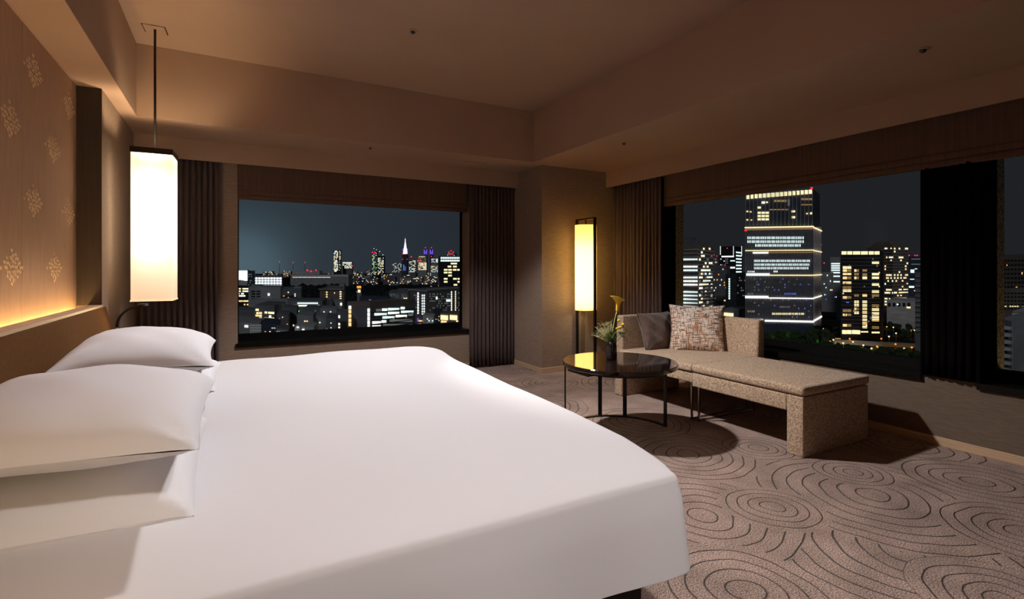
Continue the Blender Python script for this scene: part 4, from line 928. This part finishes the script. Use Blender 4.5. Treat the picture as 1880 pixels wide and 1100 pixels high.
for a in ((690, 700, 0, 'dim', 3), (701, 711, 0, 'white', 3), (712, 733, 0, 'cool', 7), (735, 743, 0, 'white', 2), (687, 710, 1, 'cool', 8), (712, 733, 1, 'white', 7), (736, 759, 1, 'cool', 8), (702, 724, 2, 'cool', 7), (726, 747, 2, 'white', 7), (749, 758, 2, 'dim', 3),
          (683, 699, 3, 'white', 5), (700, 709, 3, 'white', 3), (715, 757, 3, 'dim', 12), (683, 699, 4, 'white', 5), (703, 757, 4, 'dim', 14), (690, 757, 5, 'dim', 18)): wing(*a)
b.done()
b = simple('office_block', 'dark house with three white lights beside the broad office building', 617, 246, 637, 572, WM['dark'], side=(640, 252)); b.win(0, 621, 579, 624.5, 584, 'white').win(0, 621, 593, 624.5, 597, 'white').win(0, 621.5, 599.5, 624.5, 603, 'white').done()
b = simple('office_block', 'dark tiered block with small windows right of the forest', 714, 430, 750, 536, WM['dark'], side=(752, 470)); b.box(728, 750, 532, 'roof_block', WM['dark'])
b.rnd(0, 716, 539, 749, 553, 14, 5, .5, ['dim'], 3, .5, .5).win(0, 741, 547, 744, 550.5, 'yellow').win(0, 745, 547, 747.5, 550.5, 'yellow').done()
b = Building('office_building', 'wide dark office building with bright vertical window columns', (752, 350), (784, 330), (850, 372), 532, WM['dark']); b.band(0, 750, 531, 784, 533, WM['pale'], 'roof_edge', 0.8); b.band(1, 784, 531, 850, 533, WM['pale'], 'roof_edge', 0.8)
for k in range(8): b.win(0, 766.5, 537+k*5.2, 769, 541+k*5.2, 'white').win(0, 774.5, 541+k*4.9, 776.5, 544.2+k*4.9, 'cool').win(0, 778, 541+k*4.9, 780, 544.2+k*4.9, 'white')
for k in range(11): b.win(1, 828, 535+k*4.1, 829.6, 538.2+k*4.1, 'white').win(1, 835.3, 534.5+k*4.1, 836.8, 537.6+k*4.1, 'yellow')
b.rnd(1, 788, 538, 826, 572, 14, 8, .45, ['dim'], 3, .45, .5).rnd(1, 838, 536, 849, 572, 4, 8, .6, ['dim'], 5, .5, .5).rnd(0, 756, 540, 766, 575, 3, 8, .4, ['dim'], 6, .5, .5).win(1, 800, 545, 803, 550, 'white').win(1, 819, 550, 827, 554, 'cool', n=3).done()
b = simple('office_tower', 'black tower with white zigzag crown and yellow windows at the right of the back window', 806, 610, 849, 470, WM['black'], side=(853, 660))
for j in range(2):
    for i in range(10): b.win(0, 809+i*4.1, 472+j*5, 812.5+i*4.1, 475.3+j*5, 'cool', gap=0, part=True)
for y, xs_ in ((482.5, (827.5, 832.5, 846)), (488, (822, 832)), (494, (815, 823, 831.5, 839.5)), (499, (815, 823)), (504.5, (823,)), (510.5, (815, 832, 840)), (516, (815, 840)), (521.5, (833,))):
    for x in xs_: b.slab(0, x, y, x+6.5 if x < 845 else 849, y+3, 0.2).build('lit_window', C_['yellow'], b.o)
b.rnd(0, 847, 485, 849, 560, 1, 14, .7, ['white'], 8).done()
b = simple('shop_building', 'small building with a blazing golden top floor near the sill', 808, 235, 842, 577, WM['brown'], side=(846, 245))
b.slab(0, 809.5, 578.5, 822.5, 587, 0.3).build('lit_window', C_['yellow'], b.o); b.slab(0, 826.5, 578.5, 839.5, 587, 0.3).build('lit_window', C_['yellow'], b.o)
b.slab(0, 810, 588.5, 820, 596, 0.2).build('lit_window', C_['warm'], b.o); b.slab(0, 838, 588.5, 841, 596, 0.2).build('lit_window', C_['yellow'], b.o); b.done()
b = simple('house', 'small pale house left of the golden shop building', 776, 240, 796, 581, WM['pale'], side=(799, 248)); b.rnd(0, 777, 584, 796, 594, 6, 3, .4, ['dim', 'cool'], 5).done()
b = simple('shop_building', 'low house with amber shop lights', 765, 245, 775, 582, WM['brown'], side=(776.5, 250)); b.rnd(0, 766, 584, 775, 597, 3, 4, .7, ['orange', 'warm', 'purple'], 5, .8, .6).done()
b = simple('house', 'low white house with a blue-lit gable near the sill', 541, 205, 576, 601, WM['pale'], side=(582, 215)); b.win(0, 542, 601.5, 550, 610, 'dim').win(0, 545, 599.5, 549, 602.5, 'cool').win(0, 555, 604, 559, 608, 'white').done()
b = simple('shop_building', 'low shop front with a row of white lamps near the sill', 505, 200, 529, 605, WM['dark'], side=(531, 210)); b.win(0, 508, 608.5, 527, 611, 'white', n=5, gap=.35).done()
rr = random.Random(55); k = 0
for x0, x1, ya, yb, D in ((520, 545, 566, 600, 280), (545, 575, 580, 610, 230), (575, 600, 584, 608, 230), (598, 618, 586, 606, 215), (560, 590, 566, 590, 300), (588, 618, 568, 590, 290), (436, 468, 570, 600, 300), (508, 530, 578, 600, 256), (842, 850, 582, 600, 240), (795, 810, 572, 590, 300), (660, 714, 546, 556, 420), (480, 512, 596, 612, 215)):
    b = simple('house', 'low dark building among the near rooftops below the back window', x0, D, x1, ya, WM[rr.choice(['dark', 'grey', 'dark', 'navy'])], side=(x1+3, D+18), group='low dark near rooftops')
    b.rnd(0, x0+1, ya+3, x1-1, yb, 7, 6, .10, ['white', 'warm', 'orange', 'cool', 'dim', 'yellow'], k, .5, .5); k += 1; b.done()

# skyline towers of the back window
b = simple('skyscraper', 'slim distant tower gridded with white lights, left in the back window', 612.5, 2600, 625.5, 459, WM['black'], side=(627, 2640))
b.rnd(0, 612.8, 460, 620.5, 497, 5, 20, .72, ['cool', 'yellow', 'white'], 2, .9, .65).rnd(0, 622.5, 460, 625.5, 497, 2, 20, .6, ['cool', 'yellow'], 3, .8, .5).win(0, 614, 496, 618, 499, 'yellow').done()
b = simple('office_tower', 'broad lit office block beside the slim white tower', 629, 2650, 646, 480.5, WM['dark'], side=(648, 2700)); b.rnd(0, 629, 481, 646, 493, 10, 7, .75, ['yellow', 'cool', 'white'], 4, .85, .6).beacon(648, 488, 6).done()
b = simple('stadium', 'long low stadium with a lit colonnade beyond the forest', 533, 1900, 640, 504, WM['grey'], side=(648, 2000)); b.prism([b.A*.75+b.B*.25, b.A*.5+b.B*.5, b.A*.5+b.C*.5, b.A*.75+b.Dd*.25], b.zt, b.z_at(b.A, 497.5), 'roof_stand', WM['pale'])
for k in range(34): b.win(0, 536+k*3.05, 505.3, 537.6+k*3.05, 507.6, 'dim')
for k in range(24): b.win(0, 537+k*2.9, 508.8, 539.3+k*2.9, 509.8, 'white' if k % 3 else 'cool')
b.beacon(564, 496, 5).beacon(571, 498, 5).beacon(580, 496, 5).done()
b = simple('skyscraper', 'tall distant tower with two white horns and red beacons', 683, 3200, 692, 462, WM['navy'], side=(694, 3260))
b.rnd(0, 683.5, 464, 691.5, 505, 4, 20, .55, ['cool', 'green', 'yellow', 'dim'], 6, .85, .5).beacon(684, 463.5, 8).beacon(688, 463.5, 8).beacon(686.5, 456.5, 4, 'cool').beacon(691, 458.5, 4, 'cool').done()
b = simple('skyscraper', 'second tower of the lit pair beside the horned tower', 693, 3250, 705, 470, WM['navy'], side=(707, 3300)); b.rnd(0, 693.5, 473, 704.5, 505, 6, 15, .6, ['cool', 'yellow', 'yellow', 'dim'], 7, .85, .55).beacon(697, 462, 5, 'cool').beacon(703, 468, 5, 'cool').done()
b = simple('skyscraper', 'dark spired tower with glowing white and violet tip', 738.3, 3200, 747.8, 466.5, WM['navy'], side=(749.5, 3260))
zb = b.zt; cx = (b.A+b.C)/2; u = 3200/936.0
for wd, y0, y1 in ((3.9, 466.5, 459), (3.0, 459, 454.5), (2.1, 454.5, 449.5), (1.4, 449.5, 445), (0.75, 445, 438)):
    z0, z1 = EYE+(494-y0)*u, EYE+(494-y1)*u; h = wd*u*0.9; h2 = h*0.72
    MB().hexa([b.loc((cx.x+sx*h, cx.y+sy*h, z0)) for sx, sy in ((-1, -1), (1, -1), (1, 1), (-1, 1))]+[b.loc((cx.x+sx*h2, cx.y+sy*h2, z1)) for sx, sy in ((-1, -1), (1, -1), (1, 1), (-1, 1))]).build('lit_spire_tier', C_['spire'], b.o)
for sx in (-1, 1): MB().hexa([b.loc((cx.x+sx*4.2*u+q[0]*1.8, cx.y+q[1]*1.8, z)) for z in (EYE+(494-459)*u-14*u*0.25, EYE+(494-456)*u) for q in ((-1, -1), (1, -1), (1, 1), (-1, 1))]).build('violet_light', C_['purple'], b.o)
b.win(0, 740, 486, 742.5, 497, 'blue').win(0, 743.5, 489, 745, 497, 'blue').beacon(739.5, 466, 6).beacon(747, 466, 6).beacon(739.5, 476, 5).beacon(747.5, 476, 5).beacon(744, 437, 4).done()
b = simple('office_tower', 'dotted dark tower left of the spired tower', 720, 3000, 737, 482, WM['dark'], side=(738, 3050)); b.rnd(0, 720, 483, 737, 500, 9, 10, .45, ['cool', 'white', 'dim'], 9, .6, .5).done()
b = simple('office_tower', 'lit block right of the spired tower with a red beacon', 751, 3100, 763, 477, WM['dark'], side=(764, 3150)); b.rnd(0, 751, 478, 763, 500, 6, 11, .5, ['cool', 'white', 'yellow'], 10, .8, .5).beacon(755, 471.5, 7).done()
b = simple('office_tower', 'broad tower with a glowing cream facade on the skyline', 767, 2900, 783, 469, WM['grey'], side=(785, 2960)); b.win(0, 768.5, 471, 781, 471.8, 'yellow').rnd(0, 768, 482, 783, 496, 8, 7, .8, ['yellow', 'white', 'warm'], 11, .9, .6).rnd(0, 768, 472, 782, 482, 8, 5, .5, ['dimwarm'], 12, .9, .7).beacon(767, 479, 7).beacon(772, 479, 6).done()
for lab, x in (('left one of the violet-topped twin towers on the skyline', 777), ('right one of the violet-topped twin towers on the skyline', 788)):
    b = simple('skyscraper', lab, x+1, 4300, x+7, 457, WM['navy'], side=(x+7.6, 4340)); b.win(0, x+1, 458, x+2.6, 467, 'purple').win(0, x+3.4, 461, x+4.6, 467, 'purple').win(0, x+5.4, 458, x+7, 467, 'purple').beacon(x+4, 455, 8).beacon(x+4, 471, 8).beacon(x+4, 479, 8).done()
b = simple('office_tower', 'white-topped tower behind the zigzag-crowned tower', 791, 2800, 804, 474, WM['grey'], side=(806, 2850)); b.rnd(0, 792, 475, 804, 482, 6, 4, .7, ['cool', 'white'], 13, .9, .6).rnd(0, 786, 488, 804, 500, 9, 7, .5, ['yellow', 'cool'], 14, .7, .5).done()
b = simple('skyscraper', 'distant block crowned with red beacons above the zigzag tower', 820, 3600, 836, 464, WM['dark'], side=(838, 3650)); b.beacon(824, 463, 8).beacon(828, 460.5, 8).beacon(832, 463, 8).rnd(0, 821, 465, 835, 470, 7, 3, .5, ['warm', 'red'], 15).done()
# radio masts on the horizon
for x, y in ((513, 480), (538, 481), (560, 481)):
    m_ = empty('radio_mast', W(x, 5200, z=GZ), 'thin mast with red lights on the horizon beyond the stadium', 'mast', group='thin masts on the horizon')
    top_ = EYE+(494-y)*5200/936.0-GZ
    MB().hexa([(-3, -3, 0), (3, -3, 0), (3, 3, 0), (-3, 3, 0), (-1.5, -1.5, top_), (1.5, -1.5, top_), (1.5, 1.5, top_), (-1.5, 1.5, top_)]).build('mast_pole', WM['dark'], m_)
    for fr_ in (1.0, 0.93): add_ico(MB(), (0, -8, top_*fr_), 3.6, sub=1).build('beacon', C_['red'], m_)

# low city to the horizon
def clear_of(P, r_):
    for fp, rr_, c in FOOT:
        if (Vector((P.x, P.y, 0))-Vector((c.x, c.y, 0))).length < (rr_+r_)*0.8: return False
    return True
def small_city(n, pxr, Dr, seed, hr, lab, grp, dens, cols=('cool', 'yellow', 'white', 'warm', 'dim', 'orange')):
    r = random.Random(seed)
    for k in range(n):
        px = r.uniform(*pxr); D = math.exp(r.uniform(math.log(Dr[0]), math.log(Dr[1]))); wpx = r.uniform(18, 46)/D*936; h = r.uniform(*hr)
        P = W(px, D, z=GZ); w = wpx*D/936; dpt = r.uniform(14, 30)
        for _ in range(40):
            if clear_of(P, max(w, dpt)*.55): break
            D *= r.uniform(.94, 1.07); P = W(r.uniform(*pxr), D, z=GZ)
        FOOT.append((None, max(w, dpt)*.55, P));  ang = -math.radians(28.8)+r.uniform(-.4, .4)
        m_ = WM[r.choice(['dark', 'dark', 'navy', 'grey'])]
        o = empty('distant_building', P, lab, 'building', ang, grp)
        MB().box(-w/2, w/2, -dpt/2, dpt/2, 0, h).build('wall', m_, o)
        bt = {}
        nw = max(2, int(w/5)); nf = max(2, int(h/3.8))
        for i in range(nw):
            for j in range(nf):
                if r.random() < dens:
                    c = r.choice(cols); mb = bt.setdefault('q', (c, MB()))[1] if r.random() < .75 and 'q' in bt else bt.setdefault(c, (c, MB()))[1]
                    x0 = -w/2+(i+.2)*w/nw; s_ = max(1.0, D/1500.0)
                    mb.box(x0, x0+w/nw*.6*min(1.4, s_), -dpt/2-0.3, -dpt/2, (j+.25)*h/nf, (j+.25)*h/nf+1.8*min(1.8, s_))
        for q, (c, mb) in bt.items(): mb.build('lit_windows', C_[c], o, kind='stuff')
small_city(95, (432, 850), (3300, 6500), 71, (20, 60), 'tiny far building on the horizon of the back window, dotted with lights', 'tiny far buildings on the back horizon', .16)
small_city(60, (640, 852), (1900, 3200), 72, (15, 45), 'small distant building beneath the skyline towers', 'small buildings beneath the skyline towers', .14)
small_city(26, (1254, 1372), (700, 1600), 73, (15, 40), 'small dark building between the towers left in the long window', 'small buildings left in the long window', .12)
small_city(26, (1505, 1700), (700, 1800), 74, (15, 38), 'small dark building between the towers right in the long window', 'small buildings right in the long window', .10)

# the city goes on to both sides of what the photograph frames
sprawl = {}
rs_ = random.Random(808)
for lo_, hi_, n_ in ((-400, 425, 150), (860, 1240, 90), (1705, 3600, 150)):
    for k in range(n_):
        D = math.exp(rs_.uniform(math.log(260), math.log(5200))); P = W(rs_.uniform(lo_, hi_), D, z=GZ)
        if not clear_of(P, 22): continue
        w_, d_, h_ = rs_.uniform(9, 22), rs_.uniform(8, 16), rs_.uniform(14, 58); mk = rs_.choice(['dark', 'grey', 'navy'])
        sprawl.setdefault(('w', mk), MB()).box(P.x-w_, P.x+w_, P.y-d_, P.y+d_, GZ, GZ+h_)
        ck = rs_.choice(['yellow', 'cool', 'white', 'warm', 'dim'])
        for q in range(int(h_*w_/22)):
            x_, z_ = rs_.uniform(-.9, .75)*w_, rs_.randint(1, int(h_/3.6))*3.5; sprawl.setdefault(('l', ck), MB()).box(P.x+x_, P.x+x_+2.6, P.y-d_-.2, P.y-d_, GZ+z_-2, GZ+z_-.4)
            y_ = rs_.uniform(-.9, .7)*d_; sprawl[('l', ck)].box(P.x-w_-.2, P.x-w_, P.y+y_, P.y+y_+2.6, GZ+z_-2, GZ+z_-.4)
sp_root = empty('city_sprawl', (0, 0, GZ), 'dark city with scattered lights spreading past both windows', 'city'); sp_root['kind'] = 'stuff'
for (kd, mk), mb in sprawl.items():
    o = mb.build('building_walls' if kd == 'w' else 'lit_windows', WM[mk] if kd == 'w' else C_[mk], sp_root, kind='stuff'); o.matrix_parent_inverse = Matrix.Translation((0, 0, -GZ))
# forest, park trees, street and its lamps
M['tree'] = mat('dark_foliage', (0.035, 0.07, 0.025), 0.9, build=noise_tint((0.02, 0.04, 0.015), (0.06, 0.11, 0.035), (0.5, 0.5, 0.5)))
fm = MB(); rf = random.Random(9)
for k in range(900):
    px = rf.uniform(505, 800); D = rf.uniform(950, 1800); P = W(px, D, z=GZ+4); r_ = rf.uniform(9, 17)
    add_ico(fm, (P.x, P.y, P.z+rf.uniform(0, 6)), r_, sub=1, jitter=.18, seed=k)
M['forest'] = mat('night_forest', (0.035, 0.045, 0.05), 0.95, spec=0.0, build=noise_tint((0.02, 0.027, 0.032), (0.05, 0.062, 0.062), (0.05, 0.05, 0.05)))
fo = fm.build('forest', M['forest'], kind='stuff'); tag(fo, 'dark forest canopy in the middle distance of the back window', 'forest')
tm = []
for s_ in range(4):
    mb = MB(); rt = random.Random(s_+30)
    for q in range(9): add_ico(mb, (rt.uniform(-3, 3), rt.uniform(-3, 3), 6+rt.uniform(-2, 3)), rt.uniform(2.4, 3.8), sub=2, jitter=.16, seed=q+s_*10)
    me = bpy.data.meshes.new('crown'); me.from_pydata(mb.v, [], mb.f); me.materials.append(M['tree'])
    t2 = MB().tube([(0, 0, 0), (0.1, 0, 3), (0, 0.1, 6)], [0.5, 0.35, 0.25], 7); mt = bpy.data.meshes.new('trunk'); mt.from_pydata(t2.v, [], t2.f); mt.materials.append(WM['brown']); tm.append((me, mt))
rt = random.Random(77)
for k in range(84):
    for _ in range(60):
        if k < 34: px, D, s_ = rt.uniform(1385, 1520), rt.uniform(405, 530), rt.uniform(.8, 1.25)
        elif k < 66: px, D, s_ = rt.uniform(1505, 1705), rt.uniform(392, 432), rt.uniform(.6, 1.05)
        else: px, D, s_ = rt.uniform(1500, 1700), rt.uniform(500, 620), rt.uniform(.6, .9)
        if clear_of(W(px, D, z=GZ), 5*s_): break
    FOOT.append((None, 4.5*s_, W(px, D, z=GZ)))
    
    o = empty('park_tree', W(px, D, z=GZ), 'dark leafy park tree at the foot of the towers', 'tree', rt.uniform(0, 6), 'dark park trees at the foot of the towers'); o.scale = (s_, s_, s_*rt.uniform(.9, 1.2))
    me, mt = tm[k % 4]; link_mesh('crown', me, None, o); link_mesh('trunk', mt, None, o)
def street_lamp(px, y, h, c, r, lab, grp, glow=None):
    D = (75-h)*936/(y-494); P = W(px, D, z=GZ); o = empty('street_lamp', P, lab, 'street lamp', group=grp)
    MB().box(-.12, .12, -.12, .12, 0, h).build('pole', WM['dark'], o); add_ico(MB(), (0, 0, h), r, sub=2).build('lamp_globe', C_[c], o)
    if glow: bulb((0, -1, h), glow[0], glow[1], 0.3, o)
C_['flare'] = emis('bright_lamp_globe', (0.95, 1.0, 0.6), 9.0)
street_lamp(1409, 626, 7, 'flare', 1.1, 'brightest white park lamp beyond the end of the sofa', None, (1500, (0.7, 1, 0.35)))
street_lamp(1437, 629.5, 5, 'green', 0.7, 'green-glowing park lamp right of the brightest lamp', None, (1800, (0.5, 1, 0.2)))
street_lamp(1497, 635.5, 5, 'flare', 0.75, 'green-white park lamp nearest the sill', None, (2200, (0.5, 1, 0.2)))
street_lamp(1571.5, 591, 12, 'flare', 1.0, 'white lamp in front of the black tower with amber crown', None)
for k, (x, y) in enumerate(((1524, 627), (1530, 624), (1548, 630), (1566, 628), (1610, 636), (1618, 622), (1632, 618), (1644, 632), (1660, 640), (1674, 638), (1686, 641), (1628, 600), (1640, 601), (1672, 607), (1679, 606.5), (1512, 604), (1645, 612), (1690, 632), (1560, 622), (1600, 640), (1585, 634))):
    street_lamp(x, y, 10, rt.choice(['orange', 'warm', 'orange', 'yellow']), 0.75, 'small amber street lamp below the black tower', 'amber street lamps', (900, (1, .42, .08)) if k % 2 == 0 else None)
for k, (x, y, c) in enumerate(((481, 555, 'white'), (506, 560, 'warm'), (520, 556, 'white'), (590, 566, 'orange'), (608, 569, 'white'), (598, 571, 'white'), (583, 577, 'orange'), (537, 596, 'orange'), (573, 603, 'white'), (580, 598, 'white'), (593, 605, 'white'), (596, 599, 'white'), (502, 592, 'yellow'), (560, 583, 'white'), (545, 575, 'orange'))):
    street_lamp(x, y, 18, c, 0.5, 'small rooftop lamp among the near buildings below the back window', 'small lamps among the near buildings')
# raised road with lit traffic lane
rd = empty('elevated_road', W(1600, 520, z=GZ), 'pale raised road crossing the lower right of the long window', 'road')
def seg(p, q, w, z0, z1, name, m_):
    p, q = Vector(p), Vector(q); d = (q-p).normalized(); n_ = Vector((-d.y, d.x, 0))*w; o_ = Vector(rd.location)
    MB().hexa([(v.x-o_.x, v.y-o_.y, z-o_.z) for z in (z0, z1) for v in (p-n_, q-n_, q+n_, p+n_)]).build(name, m_, rd)
ra, rb = W(1530, 472, z=0), W(1725, 440, z=0)
seg(ra, rb, 7, GZ+6.5, GZ+8, 'deck', WM['pale']); seg(ra, rb, 7.4, GZ+8, GZ+8.9, 'parapet', WM['pale'])
for k in range(9):
    c = ra.lerp(rb, (k+.5)/9); seg(c-Vector((1, 1, 0)), c+Vector((1, 1, 0)), 1.2, GZ, GZ+6.5, 'pier', WM['grey'])
for k, (x0, x1, y) in enumerate(((1518, 1560, 622), (1556, 1586, 626), (1590, 1604, 628), (1616, 1656, 633), (1650, 1692, 637), (1640, 1680, 646))):
    D0 = 75*936/(y-494); pa, pb = W(x0, D0, z=GZ+.1), W(x1, D0*0.985, z=GZ+.1)
    o = MB().hexa([(v.x, v.y, z) for z in (GZ+.05, GZ+1.1) for v in (pa, pb, pb+Vector((0, 1.5, 0)), pa+Vector((0, 1.5, 0)))]).build('lit_hoarding', C_['amber']); tag(o, 'amber-lit strip of street fence below the towers', 'fence', 'amber-lit street fences')
